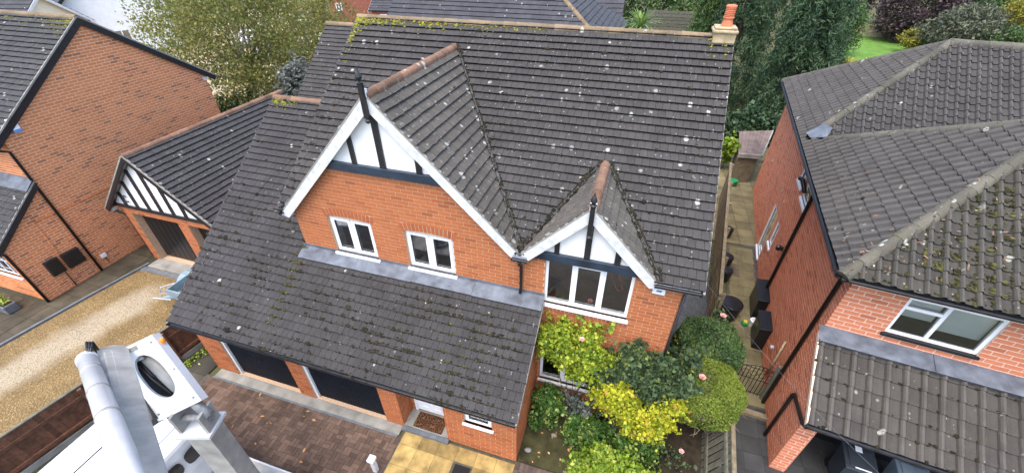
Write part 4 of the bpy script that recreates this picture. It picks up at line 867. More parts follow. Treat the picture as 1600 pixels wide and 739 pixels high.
window(H, tuple(RW(0, SF, 0)), RR, -RT, *fwz, splits=[1.62], sash=(), trans={0: 4.47}, rec=.03, fr=.07, sillmat='blackplastic', blind=[(1.0, 1.58, 4.18), (1.66, 2.4, 4.02)], dz=.06)
wall(H, bp, tuple(RW(0, .02, 0)), RR, -RT, [(0, 0), (.32, 0), (.32, 2.3), (0, 2.3)], name='porch_pier', mat='brick_right', mo='mortar_r', L=.29, C=.108, J=.022)
MB().face([RW(.32, .02, 0), RW(.32, SF, 0), RW(.32, SF, 2.3), RW(.32, .02, 2.3)]).build('porch_side_wall', 'bricktex_red', H)
MB().face([RW(.3, 1.3, 0), RW(8, 1.3, 0), RW(8, 1.3, 2.3), RW(.3, 1.3, 2.3)]).build('garage_door', 'blackplastic', H); MB().face([RW(0, .02, 2.31), RW(8, .02, 2.31), RW(8, SF, 2.31), RW(0, SF, 2.31)]).build('soffit', 'deck', H)
MB().face([RW(0, SB, 0), RW(WD-.8, SB, 0), RW(WD-.8, SB, 5.1), RW(0, SB, 5.1)]).build('rear_wall', 'bricktex_red', H); MB().face([RW(WD-.8, SF, 0), RW(WD-.8, SB, 0), RW(WD-.8, SB, 5.1), RW(WD-.8, SF, 5.1)]).build('side_wall', 'bricktex_red', H)
lv = unit(RT*(SF-.1-LS)+ZU*(LZ1-.12-LZ0)); ll = math.hypot(SF-.1-LS, LZ1-.12-LZ0)
roof(H, tp, RW(-.07, LS, LZ0), RR, lv, [[(0, 0), (8, 0), (8, ll), (0, ll)]], 'tile_wave_low', kind='wave', w=.30, g=.33, name='lean_to_roof', moss=1.3, moss_mat='moss_dark')
nv = np.cross(RR, lv)
for k in range(4):
    a, c = -.1+k*2.0, 1.89+k*2.0; f = MB(); lo = RW(0, LS, LZ0)+lv*(ll-.22)+nv*.165; q = [RW(0, SF-.012, LZ1+.02), RW(0, SF-.02, LZ1+.0), lo, lo-nv*.13]
    for p0, p1 in zip(q, q[1:]): f.face([p0+RR*a, p1+RR*a, p1+RR*c, p0+RR*c])
    f.build('lead_flashing', 'lead', H)
MB().prism([RW(-.09, LS, LZ0+.05), RW(-.09, LS, LZ0+.05)+lv*ll, RW(-.09, LS, LZ0-.06)+lv*ll, RW(-.09, LS, LZ0-.06)], RR*.04).build('verge', 'mortar_r', H)
gutter(RW(-.08, LS-.06, LZ0-.0), RW(8, LS-.06, LZ0-.0), H, side=-RT); gutter(RW(-OV-.06, S0, RZE-.02), RW(-OV-.06, S3, RZE-.02), H, side=-RR, r=.05); gutter(RW(-OV, S0-.06, RZE-.02), RW(WD, S0-.06, RZE-.02), H, side=-RT, r=.05)
MB().face([RW(-OV, S0, RZE-.05), RW(0, SF, RZE-.05), RW(0, SB, RZE-.05), RW(-OV, S3, RZE-.05)]).build('soffit', 'black', H); MB().face([RW(-OV, S0, RZE-.05), RW(WD, S0, RZE-.05), RW(WD, SF, RZE-.05), RW(0, SF, RZE-.05)]).build('soffit', 'black', H)
pipe(H, [RW(-OV-.04, 5.75, RZE-.08), RW(-.3, 5.75, RZE-.3), RW(-.07, 5.75, 4.6), RW(-.07, 5.75, .03)], .05); pipe(H, [RW(-OV, 1.3, RZE-.08), RW(-.07, 1.8, 4.7), RW(-.07, 1.82, .03)], .045)
pipe(H, [RW(-.07, -.27, 2.22), RW(-.07, -.1, 2.1), RW(-.07, .78, 1.9), RW(-.07, .82, 1.8), RW(-.07, .82, .05)], .04); pipe(H, [RW(-.07, 6.6, 4.1), RW(-.1, 7.1, 4.25), RW(-.2, 7.2, 4.25)], .06, name='waste_pipe')
pipe(H, [RW(-.06, 2.55, 1.75), RW(-.06, 2.5, .4)], .025, 'stone', name='rail')
for (s_, z_) in ((12.6, 2.33), (9.14, 2.7), (8.34, 2.66)): MB().box(RW(0, s_, z_), RT*.16, ZU*.1, -RR*.04).build('vent', 'stone', H, bevel=.005)
b = MB(); b.box(RW(0, 6.2, 2.15), RT*.1, ZU*.1, -RR*.08); b.lathe(RW(-.14, 6.25, 2.1), [(.03, 0), (.08, .05), (.08, .16), (.03, .2)], 10); b.build('wall_lamp', 'black', H)
b = MB(); b.lathe(RW(-.12, 2.95, 1.0), [(.03, 0), (.05, .03), (.05, .08), (.02, .1)], 12); b.build('tap_cover', 'galvw', H)
tp.finish(); bp.finish()

# ================================================================== PLANTS
def rand_unit(n): v = rng.normal(size=(n, 3)); return v/np.linalg.norm(v, axis=1)[:, None]
def leaf_arrays(Pn, size, elong=1.5, axis=None, axis_w=0., normal=None, normal_w=0.):
    n = len(Pn); a = rand_unit(n)
    if axis is not None: a = a*(1-axis_w) + np.asarray(axis)*axis_w; a /= np.linalg.norm(a, axis=1)[:, None]
    nr = rand_unit(n)
    if normal is not None: nr = nr*(1-normal_w) + normal*normal_w
    b = np.cross(a, nr); b /= np.linalg.norm(b, axis=1)[:, None]+1e-9; nn = np.cross(a, b); s = np.asarray(size)[:, None] if np.ndim(size) else size
    V = np.stack([Pn-a*s*elong*.5, Pn+b*s*.5-nn*s*.12, Pn+a*s*elong*.5, Pn-b*s*.5-nn*s*.12], 1).reshape(-1, 3)
    return V, np.arange(4*n).reshape(n, 4)
def cloud(name, mat, parent, Pn, size, rnd, **k):
    V, Q = leaf_arrays(Pn, size, **k); return add(name, npmesh(name, V, Q, np.clip(rnd, 0, 1), mat), parent)
def ell_clumps(c, R, nc, per, sig, inner=.55, zmin=None, squash=1.):
    d = rand_unit(nc); r = (inner + (1-inner)*rng.random(nc)**.5)[:, None]; C = np.asarray(c) + d*np.asarray(R)*r
    P = np.repeat(C, per, 0) + rng.normal(size=(nc*per, 3))*sig*np.array([1, 1, squash]); tone = np.repeat(rng.random(nc), per)
    if zmin is not None: ok = P[:, 2] > zmin; P, tone = P[ok], tone[ok]
    return P, tone
def patch(c, R, n, rs, nc, per, sig, zmin=.03, vx=(0, 0, 0)):
    out = []
    for i in range(n):
        d = rng.normal(size=3); d /= np.linalg.norm(d); d = d*rng.random()**.4; q = np.asarray(c)+d*np.asarray(R); r = rng.uniform(*rs)
        out.append(ell_clumps(q, (r, r*.75, r*rng.uniform(.6, 1.1)), max(3, int(nc*(r/rs[1])**2)), per, sig*rng.uniform(.7, 1.3), .15, zmin))
    return out
def stems(b, base, targets, r0, r1, bend=.15):
    base = np.asarray(base, float)
    for t in targets:
        t = np.asarray(t); m = (base+t)/2 + rng.normal(size=3)*bend*np.linalg.norm(t-base)*.4; q = base*.25+m*.5+t*.25
        b.tube([base, base*.5+m*.5, q, m*.4+t*.6, t], [r0, r0*.85, (r0+r1)/2, r1*1.2, r1*.4], 6)
G = {}
G['climber'] = leaf_mat('lime climber leaf', [(.035, .07, .01), (.12, .20, .016), (.25, .33, .025), (.36, .41, .035), (.45, .42, .06)])
G['rose'] = leaf_mat('rose leaf', [(.018, .038, .018), (.038, .07, .032), (.065, .105, .045), (.10, .15, .05), (.30, .33, .05)])
G['yellowrose'] = leaf_mat('yellowing leaf', [(.07, .13, .015), (.22, .28, .02), (.40, .42, .025), (.52, .50, .03), (.45, .22, .06)])
G['varieg'] = leaf_mat('variegated leaf', [(.02, .055, .012), (.05, .12, .022), (.09, .18, .03), (.62, .58, .18)])
G['bright'] = leaf_mat('bright shrub leaf', [(.05, .10, .01), (.15, .25, .02), (.27, .37, .035), (.52, .52, .14)])
G['hedge_dark'] = leaf_mat('dark hedge leaf', [(.022, .05, .016), (.05, .10, .03), (.085, .15, .045), (.13, .19, .05)])
G['hedge_light'] = leaf_mat('clipped lime hedge leaf', [(.075, .12, .014), (.14, .20, .025), (.19, .23, .035), (.23, .34, .04)])
G['birch'] = leaf_mat('autumn birch leaf', [(.09, .105, .03), (.18, .20, .055), (.25, .25, .065), (.44, .31, .08)], .4)
G['conifer'] = leaf_mat('conifer foliage', [(.014, .032, .016), (.032, .066, .03), (.055, .10, .042), (.085, .14, .05)], .15)
G['conifer2'] = leaf_mat('mid green foliage', [(.03, .06, .02), (.055, .10, .03), (.09, .15, .04), (.13, .2, .05)], .2)
G['purple'] = leaf_mat('purple leaf', [(.035, .025, .028), (.07, .045, .05), (.11, .07, .07), (.10, .10, .07)], .2)
G['willow'] = leaf_mat('grey green leaf', [(.05, .06, .04), (.09, .10, .065), (.13, .14, .09), (.16, .19, .08)], .2)
G['yellowbush'] = leaf_mat('yellow green leaf', [(.10, .12, .02), (.2, .2, .03), (.32, .28, .04), (.40, .28, .05)], .25)
G['palm'] = leaf_mat('palm blade', [(.06, .12, .02), (.12, .2, .04), (.18, .28, .06), (.25, .34, .10)], .2)
G['grey'] = leaf_mat('silvery shrub leaf', [(.05, .065, .055), (.09, .11, .095), (.15, .17, .15), (.2, .17, .17)], .2)
M.update({'leaf_'+k: v for k, v in G.items()})
M['bark'] = plain('bark', (.11, .085, .06), .95, nscale=6, namt=.5); M['birchbark'] = plain('pale bark', (.32, .29, .25), .9, nscale=5, namt=.5); M['twig'] = plain('dry twigs', (.17, .125, .085), .95, nscale=9, namt=.45)
M['rosepink'] = plain('pale pink petal', (.72, .33, .30), .7, nscale=30, namt=.15)
def bloom(parent, c, r=.065):
    b = MB(); c = V3(*c)
    for ring, (n, rr, tilt) in enumerate(((5, 1., .5), (5, .75, .9), (4, .45, 1.25))):
        for i in range(n):
            t = i*2*math.pi/n+ring*.6; d = V3(math.cos(t), math.sin(t), 0); s = V3(-d[1], d[0], 0); o = c+d*.008; up = V3(0, 0, 1); tip = o+d*r*rr*math.cos(tilt)+up*r*math.sin(tilt)*rr*1.1; mid = o+(tip-o)*.6
            b.face([o, mid-s*r*rr*.55+up*.01, tip-s*r*rr*.25, tip+s*r*rr*.25, mid+s*r*rr*.55+up*.01])
    return b.build('bloom', 'rosepink', parent)
def shrub(name, label, base, mat, clumps, size, stem_targets=6, cat='shrub', rs=.018, group=None, elong=1.5, tone=.5, bark='bark', nw=.0):
    T = thing(name, label, cat, base, group); sh_ = []
    for (Pc, tc) in clumps:
        for i in rng.choice(len(Pc), max(3, len(Pc)//160)):
            p = Pc[i]; d = p-Pc.mean(0); d = d/(np.linalg.norm(d)+1e-6)+np.array([0, -.1, .35])+rng.normal(size=3)*.35; d /= np.linalg.norm(d); L = rng.uniform(2.5, 5.5)*size; k = rng.integers(6, 13)
            sh_.append((p+d*np.linspace(0, 1, k)[:, None]*L+rng.normal(size=(k, 3))*size*.35, np.full(k, rng.random())))
    clumps = list(clumps)+sh_; Pn, tn = zip(*clumps); Pn = np.concatenate(Pn); tn = np.concatenate(tn)
    r = tone*tn + (1-tone)*rng.random(len(tn)); cloud('foliage', 'leaf_'+mat, T, Pn, size*np.clip(rng.lognormal(-.1, .38, len(Pn)), .35, 1.9), r, elong=elong)
    b = MB(); stems(b, (base[0], base[1], base[2]-.05), Pn[rng.choice(len(Pn), stem_targets)], rs, rs*.35); b.build('stems', bark, T, smooth=True); return T
# ---- front garden
cl = patch((6.85, -.3, 2.75), (.74, .2, .62), 38, (.12, .3), 22, 26, .06) + patch((7.35, -.4, 2.35), (.45, .2, .6), 20, (.1, .26), 22, 26, .06) + [ell_clumps((6.9, -.05, 3.4), (.85, .04, .22), 30, 8, .05, .2)]
T = shrub('climber', 'lime green climbing plant covering the wall above the ground-floor window', (6.9, -.2, 0), 'climber', cl, .062, 7, 'climber', .014, elong=1.15)
bloom(T, (7.06, -.52, 3.35), .06)
cl = patch((8.4, -.35, 2.45), (.95, .28, .75), 36, (.14, .34), 26, 26, .07) + patch((9.25, .2, 1.95), (.45, .55, .7), 18, (.12, .3), 24, 26, .07) + patch((7.75, -.45, 2.0), (.45, .2, .6), 14, (.1, .26), 22, 24, .06) + patch((8.2, -.5, 1.3), (.6, .2, .5), 14, (.12, .26), 22, 24, .06)
T = shrub('rose_bush', 'dark blue-green rose bush with pink blooms against the corner of the brick wall', (8.7, -.3, 0), 'rose', cl, .062, 12, 'rose bush', .016)
for p in ((10.55, 2.55, 2.0), (9.92, .42, 1.9)): bloom(T, p, .085)
b = MB(); b.tube([(9.3, .5, 1.3), (9.6, .55, 1.7), (9.92, .42, 1.89)], .006, 5); b.tube([(9.3, 1.2, 1.2), (9.9, 2.0, 1.7), (10.55, 2.55, 1.99)], .006, 5); b.build('stems', 'bark', T)
cl = patch((8.1, -.75, 1.95), (.55, .2, .4), 20, (.1, .25), 22, 24, .055) + patch((8.7, -.85, 1.45), (.48, .28, .7), 32, (.1, .28), 24, 24, .055) + patch((9.25, -.6, 1.95), (.25, .2, .25), 5, (.07, .16), 14, 20, .05)
shrub('rose_bush', 'bright yellow leaved rose bush in the middle of the flower bed', (8.6, -.8, 0), 'yellowrose', cl, .06, 7, 'rose bush', .012, elong=1.2)
cl = patch((6.42, -.62, .6), (.32, .38, .5), 20, (.12, .28), 24, 26, .06)
shrub('variegated_shrub', 'variegated shrub close beside the end wall of the low tiled roof', (6.4, -.7, 0), 'varieg', cl, .055, 6)
cl = patch((7.62, -.85, .42), (.5, .38, .36), 20, (.12, .28), 24, 26, .06)
shrub('variegated_shrub', 'green and cream shrub in front of the window below the climber', (7.7, -.85, 0), 'varieg', cl, .055, 6)
cl = patch((8.7, -.98, .55), (.5, .32, .42), 20, (.12, .28), 24, 26, .06)
shrub('variegated_shrub', 'dense variegated shrub below the yellow rose bush', (8.75, -.95, 0), 'varieg', cl, .055, 6)
cl = patch((8.1, -1.75, .6), (.8, .4, .5), 36, (.14, .32), 26, 26, .065) + patch((9.0, -1.75, .4), (.5, .35, .4), 16, (.12, .28), 24, 26, .06)
shrub('bright_shrub', 'bright lime green shrub at the bottom edge of the picture', (8.3, -1.7, 0), 'bright', cl, .06, 8)
cl = [ell_clumps((6.98, -.4, .7), (.28, .2, .45), 22, 18, .05, .2, .03), ell_clumps((7.3, -.55, .85), (.3, .2, .3), 18, 18, .05, .2, .03)]
shrub('grey_shrub', 'straggly blue-grey shrub between two variegated shrubs under the window', (7.1, -.45, 0), 'grey', cl, .05, 6, elong=1.8)
cl = [ell_clumps((9.6, -.85, .35), (.35, .3, .3), 12, 14, .05, .2, .03)]
T = shrub('rose_bush', 'bare stemmed rose with one pink bloom below the lime clipped dome', (9.6, -.8, 0), 'rose', cl, .05, 9, 'rose bush', .014); bloom(T, (9.72, -.8, .62), .06)
def dome(name, label, c, R, mat, n, size, loc, twig=True):
    T = thing(name, label, 'topiary', loc); d = rand_unit(n); d[:, 2] = np.where(d[:, 2] < -.28, -d[:, 2], d[:, 2])
    lump = 1 + .05*np.sin(d[:, 0]*7+1)*np.sin(d[:, 1]*6+2) + .04*np.sin(d[:, 2]*9+d[:, 0]*5)
    # superellipsoid: clipped dome with fuller shoulders
    q = np.sign(d)*np.abs(d)**.82; Pn = np.asarray(c) + q*np.asarray(R)*lump[:, None]*(1-np.abs(rng.normal(size=n))*.04)[:, None]
    tone = .5+.22*np.sin(Pn[:, 0]*5+1.3)*np.sin(Pn[:, 1]*4+Pn[:, 2]*5) + rng.normal(size=n)*.2
    cloud('foliage', 'leaf_'+mat, T, Pn, size*rng.uniform(.6, 1.3, n), tone, elong=1.6, normal=d, normal_w=.35)
    core = MB(); core.lathe((c[0], c[1], c[2]-R[2]*.35), [(min(R[:2])*.75, 0), (min(R[:2])*.88, R[2]*.3), (min(R[:2])*.8, R[2]*.8), (min(R[:2])*.45, R[2]*1.15)], 14); core.build('inner_branches', 'bark', T)
    if twig:
        b = MB()
        for i in range(220):
            t = rng.random()*2*math.pi; rr = rng.uniform(.45, .95); p = np.array([c[0]+R[0]*rr*math.cos(t), c[1]+R[1]*rr*math.sin(t), c[2]-R[2]*.38]); e = p + np.array([rng.normal()*.12, rng.normal()*.12, -rng.uniform(.03, .2)]); b.tube([p, (p+e)/2+rng.normal(size=3)*.02, e], [.012, .009, .004], 4, cap=False)
        b.tube([(c[0], c[1], 0), (c[0]+.03, c[1], c[2]*.5), (c[0], c[1], c[2])], [.09, .08, .06], 8); b.build('twigs', 'twig', T)
    return T
dome('topiary_dome', 'clipped lime green dome beside the wooden picket panel', (10.08, .58, 1.12), (.95, .86, .76), 'hedge_light', 38000, .026, (10.08, .58, 0))
dome('topiary_dome', 'dark green clipped dome behind the lime one, beside the alley', (10.3, 2.0, 1.05), (.88, .88, .92), 'hedge_dark', 22000, .038, (10.45, 1.95, 0), False)
cl = [ell_clumps((9.75, 1.55, 1.45), (.3, .6, .35), 26, 20, .06, .2)]
shrub('yellowing_shrub', 'yellow flecked twigs leaning on the dark clipped dome', (9.7, 1.4, 0), 'yellowbush', cl, .05, 6)
cl = [ell_clumps((10.55, 2.75, 1.75), (.2, .22, .2), 14, 18, .05, .2)]
shrub('sapling', 'small leafy shoot topping the dark dome near the timber fence', (10.5, 2.6, 0), 'rose', cl, .05, 3)
Pn = np.array([(-12.25+rng.normal()*.16, -2.12+rng.normal()*.07, .38+abs(rng.normal())*.06) for _ in range(500)])
cloud('foliage', 'leaf_bright', P, Pn, .05*rng.uniform(.6, 1.2, 500), rng.random(500))
# litter and stones
b = MB()
for i in range(34):
    if i < 14: p = V3(random.uniform(-2.6, 1.5), random.uniform(-3.6, -2.2), .006)
    else: p = V3(random.uniform(6.1, 8.2), random.uniform(-1.8, -.8), .008)
    a = random.random()*6.28; L = random.uniform(.03, .075) if i < 14 else random.uniform(.02, .05); x = V3(math.cos(a), math.sin(a), .1)*L; y = V3(-math.sin(a), math.cos(a), .15)*L*.6
    b.face([p-x, p-y*.9+V3(0, 0, .012), p+x, p+y+V3(0, 0, .012)], random.random())
b.build('fallen_leaves', 'leafbrown', kind='stuff', label='scattered dry leaves on the drive and the flower bed', cat='leaves')
M['rock'] = plain('garden stone', (.2, .19, .165), .9, nscale=8, namt=.35, bump=.4)
for i, (x, y, s, lab) in enumerate(((6.2, -1.5, .1, 'rounded grey stone lying in the mossy bed near the wall end'), (6.75, -.95, .09, 'pale stone in the mossy bed beside the variegated shrub'), (7.2, -1.75, .07, 'small stone at the lower edge of the mossy bed'))):
    b = MB(); blob(b, V3(x, y, .0), V3(1, 0, 0), V3(0, 1, 0), V3(0, 0, 1), s, s*.8, s*.7, .5); o = b.build('stone', 'rock', smooth=True, label=lab, cat='stone'); m_ = o.modifiers.new('s', 'SUBSURF'); m_.levels = m_.render_levels = 2

# ================================================================== FENCES, ALLEY, YARD
FN = thing('timber_fence', 'brown timber fence between the golden gravel drive and the block-paved drive', 'fence', (-4.9, -3.5, 0))
fa, fb = V3(-5.27, -6.3, 0), V3(-4.10, .6, 0); fd_ = unit(fb-fa); fnn = V3(fd_[1], -fd_[0], 0); fl = np.linalg.norm(fb-fa); nb = int(fl/.125)
for i in range(nb): p = fa+fd_*(i*.125); MB().box(p, fd_*.135, fnn*(.014+.006*(i % 2)), V3(0, 0, 1.26+random.uniform(-.006, .006)), random.random()).build('board', 'wood_fence', FN)
for z in (.25, .92): MB().box(fa+fnn*.021+V3(0, 0, z), fd_*fl, fnn*.05, V3(0, 0, .09)).build('rail', 'wood_fence', FN)
MB().box(fa-fnn*.02+V3(0, 0, 1.27), fd_*fl, fnn*.07, V3(0, 0, .03)).build('capping', 'wood_grey', FN); MB().box(fa+fnn*.03+V3(0, 0, -.05), fd_*fl, fnn*.04, V3(0, 0, .2)).build('gravel_board', 'concrete', FN)
for i in range(4): p = fa+fd_*(.4+i*1.95); MB().box(p+fnn*.022, fd_*.09, fnn*.09, V3(0, 0, 1.24)).build('post', 'wood_fence', FN)
cl = [(np.stack([rng.uniform(-4.5, -3.9, 400), rng.uniform(-2.2, -.6, 400), rng.uniform(0, .1, 400)], 1), rng.random(400))]
b_ = cl[0][0]; b_[:, 0] = -4.2+.17*(b_[:, 1]+1.5)+np.abs(rng.normal(size=400))*.12
o = add('weeds', npmesh('weeds', *leaf_arrays(b_, .05*rng.uniform(.5, 1.2, 400)), rng.random(400), 'leaf_bright')); o['kind'] = 'stuff'; o['label'] = 'low green weeds along the foot of the brown fence'; o['category'] = 'weeds'
# picket panel in front of the clipped dome
FN = thing('picket_panel', 'weathered grey-green picket panel below the lime clipped dome', 'fence', (10.9, -.3, 0))
fa, fb = V3(10.22, -2.0, 0), V3(10.42, .35, 0); fd_ = unit(fb-fa); fup = unit((.34, -.03, 1.)); fnn = np.cross(fup, fd_); fl = np.linalg.norm(fb-fa)
for i in range(int(fl/.19)): MB().box(fa+fd_*(i*.19), fd_*.13, fnn*.02, fup*1.18, random.random()).build('picket', 'wood_grey', FN)
for z in (.2, .95): MB().box(fa+fnn*.022+fup*z, fd_*fl, fnn*.04, fup*.08).build('rail', 'wood_grey', FN)
MB().box(fa-fnn*.04+fup*1.185, fd_*fl, fnn*.1, fup*.035).build('capping', 'wood_pale', FN); MB().box(fa-fnn*.026+fup*.1, fd_*1.7+fup*.8, fnn*.025, fup*.08).build('brace', 'wood_grey', FN)
# tall open fence along the alley
FN = thing('timber_fence', 'tall open timber fence along the alley beside the main house', 'fence', (11, 8, 0))
fa, fb = V3(10.66, 3.7, 0), V3(11.95, 13.2, 0); fd_ = unit(fb-fa); fnn = V3(-fd_[1], fd_[0], 0); fl = np.linalg.norm(fb-fa)
for i in range(int(fl/.30)): MB().box(fa+fd_*(i*.30), fd_*.09, fnn*.025, V3(0, 0, 1.72), random.random()).build('board', 'wood_pale', FN)
for z in (.4, 1.0, 1.55): MB().box(fa-fnn*.045+V3(0, 0, z), fd_*fl, fnn*.04, V3(0, 0, .08)).build('rail', 'wood_pale', FN)
MB().box(fa-fnn*.05+V3(0, 0, 1.73), fd_*fl, fnn*.1, V3(0, 0, .035)).build('capping', 'wood_pale', FN)
for i in range(6): MB().box(fa+fd_*(i*1.85)-fnn*.14, fd_*.09, fnn*.09, V3(0, 0, 1.8)).build('post', 'wood_pale', FN)
# black tubs in the alley
for (x, y, r, h, lab) in ((11.42, 4.75, .34, .62, 'largest black water butt by the dark dome in the alley'), (11.5, 6.7, .22, .45, 'black tub beside the manhole cover in the alley'), (11.62, 7.55, .22, .45, 'black tub on the alley path, second farthest of the row'), (11.85, 9.6, .22, .4, 'farthest black tub against the alley fence')):
    T = thing('tub', lab, 'tub', (x, y, 0), 'black tubs along the alley fence'); MB().lathe((x, y, 0), [(r*.8, 0), (r*.95, h*.5), (r, h*.9), (r*1.04, h*.92), (r*1.04, h), (r*.95, h)], 20).build('body', 'blackplastic', T, smooth=False); MB().lathe((x, y, h), [(r*.97, 0), (r*.9, .03), (r*.2, .05)], 20).build('lid', 'blackplastic', T)
MB().abox(11.75, 12.12, 7.0, 7.75, -.002, .012).build('manhole_cover', 'bark', label='brown rectangular manhole cover in the alley path', cat='manhole cover')
for (s_, lab, L) in ((3.75, 'nearer of two black storage boxes against the right house wall', .82), (5.05, 'farther of two black storage boxes against the right house wall', 1.1)):
    T = thing('storage_box', lab, 'box', tuple(RW(-.35, s_, 0)), 'black boxes along the right house wall'); MB().box(RW(-.02, s_, 0), RT*L, -RR*.3, ZU*.86).build('body', 'blackplastic', T, bevel=.02); MB().prism([RW(-.01, s_-.02, .865), RW(-.01, s_+L+.02, .865), RW(-.01, s_+L+.02, .93), RW(-.01, s_-.02, .93)], -RR*.33-ZU*.06).build('lid', 'blackplastic', T, bevel=.01)
MB().lathe((12.2, 4.55, 0), [(.1, 0), (.13, .2), (.145, .22), (.145, .24), (.13, .24)], 16).build('bucket', 'white', smooth=False, label='pale round bucket between the black storage boxes', cat='bucket')
M['greenplastic'] = plain('green plastic', (.02, .22, .08), .4); M['yellowplastic'] = plain('yellow plastic', (.6, .5, .05), .4)
T = thing('sponge_box', 'small green and yellow box on the alley path beside the pale bucket', 'box', (12.05, 4.55, 0)); MB().abox(11.85, 12.03, 4.42, 4.6, 0, .12).build('base', 'greenplastic', T, bevel=.03); MB().abox(11.88, 12.0, 4.45, 4.57, .12, .18).build('lid', 'yellowplastic', T, bevel=.02)
# iron gate
T = thing('iron_gate', 'black wrought iron gate across the alley beside the right house', 'gate', (11.8, 1.9, 0)); b = MB(); y = 1.92; A = V3(11.27, 1.88, 0); B = V3(12.1, 1.78, 0); gd_ = B-A
for z in (.08, .62, 1.05): MB().tube([A+V3(0, 0, z), B+V3(0, 0, z)], .012, 6).build('rail', 'blackplastic', T)
MB().tube([A+gd_*t+V3(0, 0, 1.05+.12*math.sin(t*math.pi)) for t in np.linspace(0, 1, 12)], .012, 6).build('top_rail', 'blackplastic', T)
for i in range(10): p = A+gd_*(i/9); MB().tube([p+V3(0, 0, .02), p+V3(0, 0, 1.05+.12*math.sin(i/9*math.pi))], .009, 6).build('bar', 'blackplastic', T)
for i in range(4):
    c = A+gd_*((i+.5)/4)+V3(0, 0, .84); MB().tube([c+unit(gd_)*.09*math.cos(t)+V3(0, 0, .09*math.sin(t)) for t in np.linspace(0, 2*math.pi, 14)], .007, 5).build('scroll', 'blackplastic', T)
MB().box((11.98, 1.7, 0), (.12, 0, 0), (0, .1, 0), (0, 0, 1.4)).build('gate_post', 'wood_grey', label='square grey gate post standing against the right house wall', cat='post')
MB().box((11.15, 1.12, -.03), (.95, -.08, 0), (.01, .16, 0), (0, 0, .12)).build('step', 'wood_pale', kind='structure')
# shed at the end of the alley, its flat brown roof seen from above
T = thing('shed', 'low garden shed with flat brown felt roof and pale edge trim behind the alley', 'shed', (13.8, 17.5, 0))
M['felt'] = plain('brown roof boards', (.155, .115, .1), .9, nscale=3, namt=.3, pvar=.15)
sa, sb_, sc, sdd = V3(12.75, 17.1, 1.75), V3(14.45, 17.75, 1.75), V3(13.55, 14.85, 1.5), V3(12.5, 14.75, 1.5)
MB().prism([sdd, sc, sb_, sa], (0, 0, .06)).build('roof_base', 'deck', T)
for i in range(9):
    t0, t1 = i/9, (i+1)/9-.006; MB().prism([sdd+(sc-sdd)*t0, sdd+(sc-sdd)*t1, sa+(sb_-sa)*t1, sa+(sb_-sa)*t0], (0, 0, .085), random.random()).build('roof_board', 'felt', T)
for p, q in ((sc, sb_), (sdd, sc)): d = unit(q-p); s_ = V3(d[1], -d[0], 0); MB().box(p-V3(0, 0, .1), q-p, s_*.07, (0, 0, .2)).build('trim', 'concrete', T)
MB().prism([sdd*V3(1, 1, 0)+V3(.1, .1, 0), sc*V3(1, 1, 0)+V3(-.1, .1, 0), sb_*V3(1, 1, 0)+V3(-.1, -.1, 0), sa*V3(1, 1, 0)+V3(.1, -.1, 0)], (0, 0, 1.45)).build('wall', 'wood_pale', T)
cl = [ell_clumps((12.25, 16.2, 1.1), (.35, .5, .7), 26, 20, .1, .2, .03)]
shrub('green_shrub', 'fresh green leafy shrub beside the roof edge next to the shed', (12.2, 16.2, 0), 'bright', cl, .16, 6)
MB().lathe((12.63, 14.4, 0), [(.14, 0), (.2, .16), (.22, .3), (.2, .3)], 14).build('plant_pot', 'greenplastic', label='small green plastic pot on the rear patio', cat='pot')
# wheelie bins under the right lean-to
M['bingrey'] = plain('dark grey bin plastic', (.035, .042, .05), .45, nscale=3, namt=.2); M['binblue'] = plain('blue grey bin plastic', (.16, .2, .23), .5, nscale=3, namt=.2)
def wheelie(x, y, mat, lab, sticker):
    T = thing('wheelie_bin', lab, 'bin', (x, y, 0), 'wheelie bins under the right lean-to roof'); w_, d_ = .56, .6; R = lambda a, c, z: V3(x, y, 0)+RR*a+RT*c+ZU*z
    b = MB(); lo = [R(-w_*.4, -d_*.35, .05), R(w_*.4, -d_*.35, .05), R(w_*.4, d_*.4, .05), R(-w_*.4, d_*.4, .05)]; hi = [R(-w_/2, -d_/2, .95), R(w_/2, -d_/2, .95), R(w_/2, d_/2, .95), R(-w_/2, d_/2, .95)]
    b.face(lo[::-1]); b.face(hi)
    for i in range(4): j = (i+1) % 4; b.face([lo[i], lo[j], hi[j], hi[i]])
    b.build('body', mat, T); ld = MB(); ld.prism([R(-w_/2-.03, -d_/2-.05, .955), R(w_/2+.03, -d_/2-.05, .955), R(w_/2+.03, d_/2+.04, 1.0), R(-w_/2-.03, d_/2+.04, 1.0)], (0, 0, .045)); l_ = ld.build('lid', mat, T, bevel=.02)
    MB().box(R(-w_/2+.05, -d_/2+.02, 1.01), RR*(w_-.1), unit(R(0, d_, .04)-R(0, 0, 0))*(d_-.14), ZU*.02).build('lid_panel', mat, l_, bevel=.01)
    MB().tube([R(-w_/2, d_/2+.07, .98), R(w_/2, d_/2+.07, .98)], .02, 8).build('handle', 'blackplastic', T)
    for s in (-1, 1): MB().lathe(R(s*w_*.42-.02, d_/2-.05, .1), [(.1, 0), (.1, .05)], 14, ax=tuple(RT), ay=(0, 0, 1), az=tuple(RR)).build('wheel', 'blackplastic', T)
    if sticker:
        MB().box(R(-.14, -.3, 1.014+.0), RR*.3, unit(R(0, 1, .07)-R(0, 0, 0))*.09, ZU*.012).build('sticker', 'white', l_)
        MB().box(R(-.08, .1, 1.055), RR*.13, unit(R(0, 1, .07)-R(0, 0, 0))*.13, ZU*.006).build('sticker', 'white', l_)
    return T
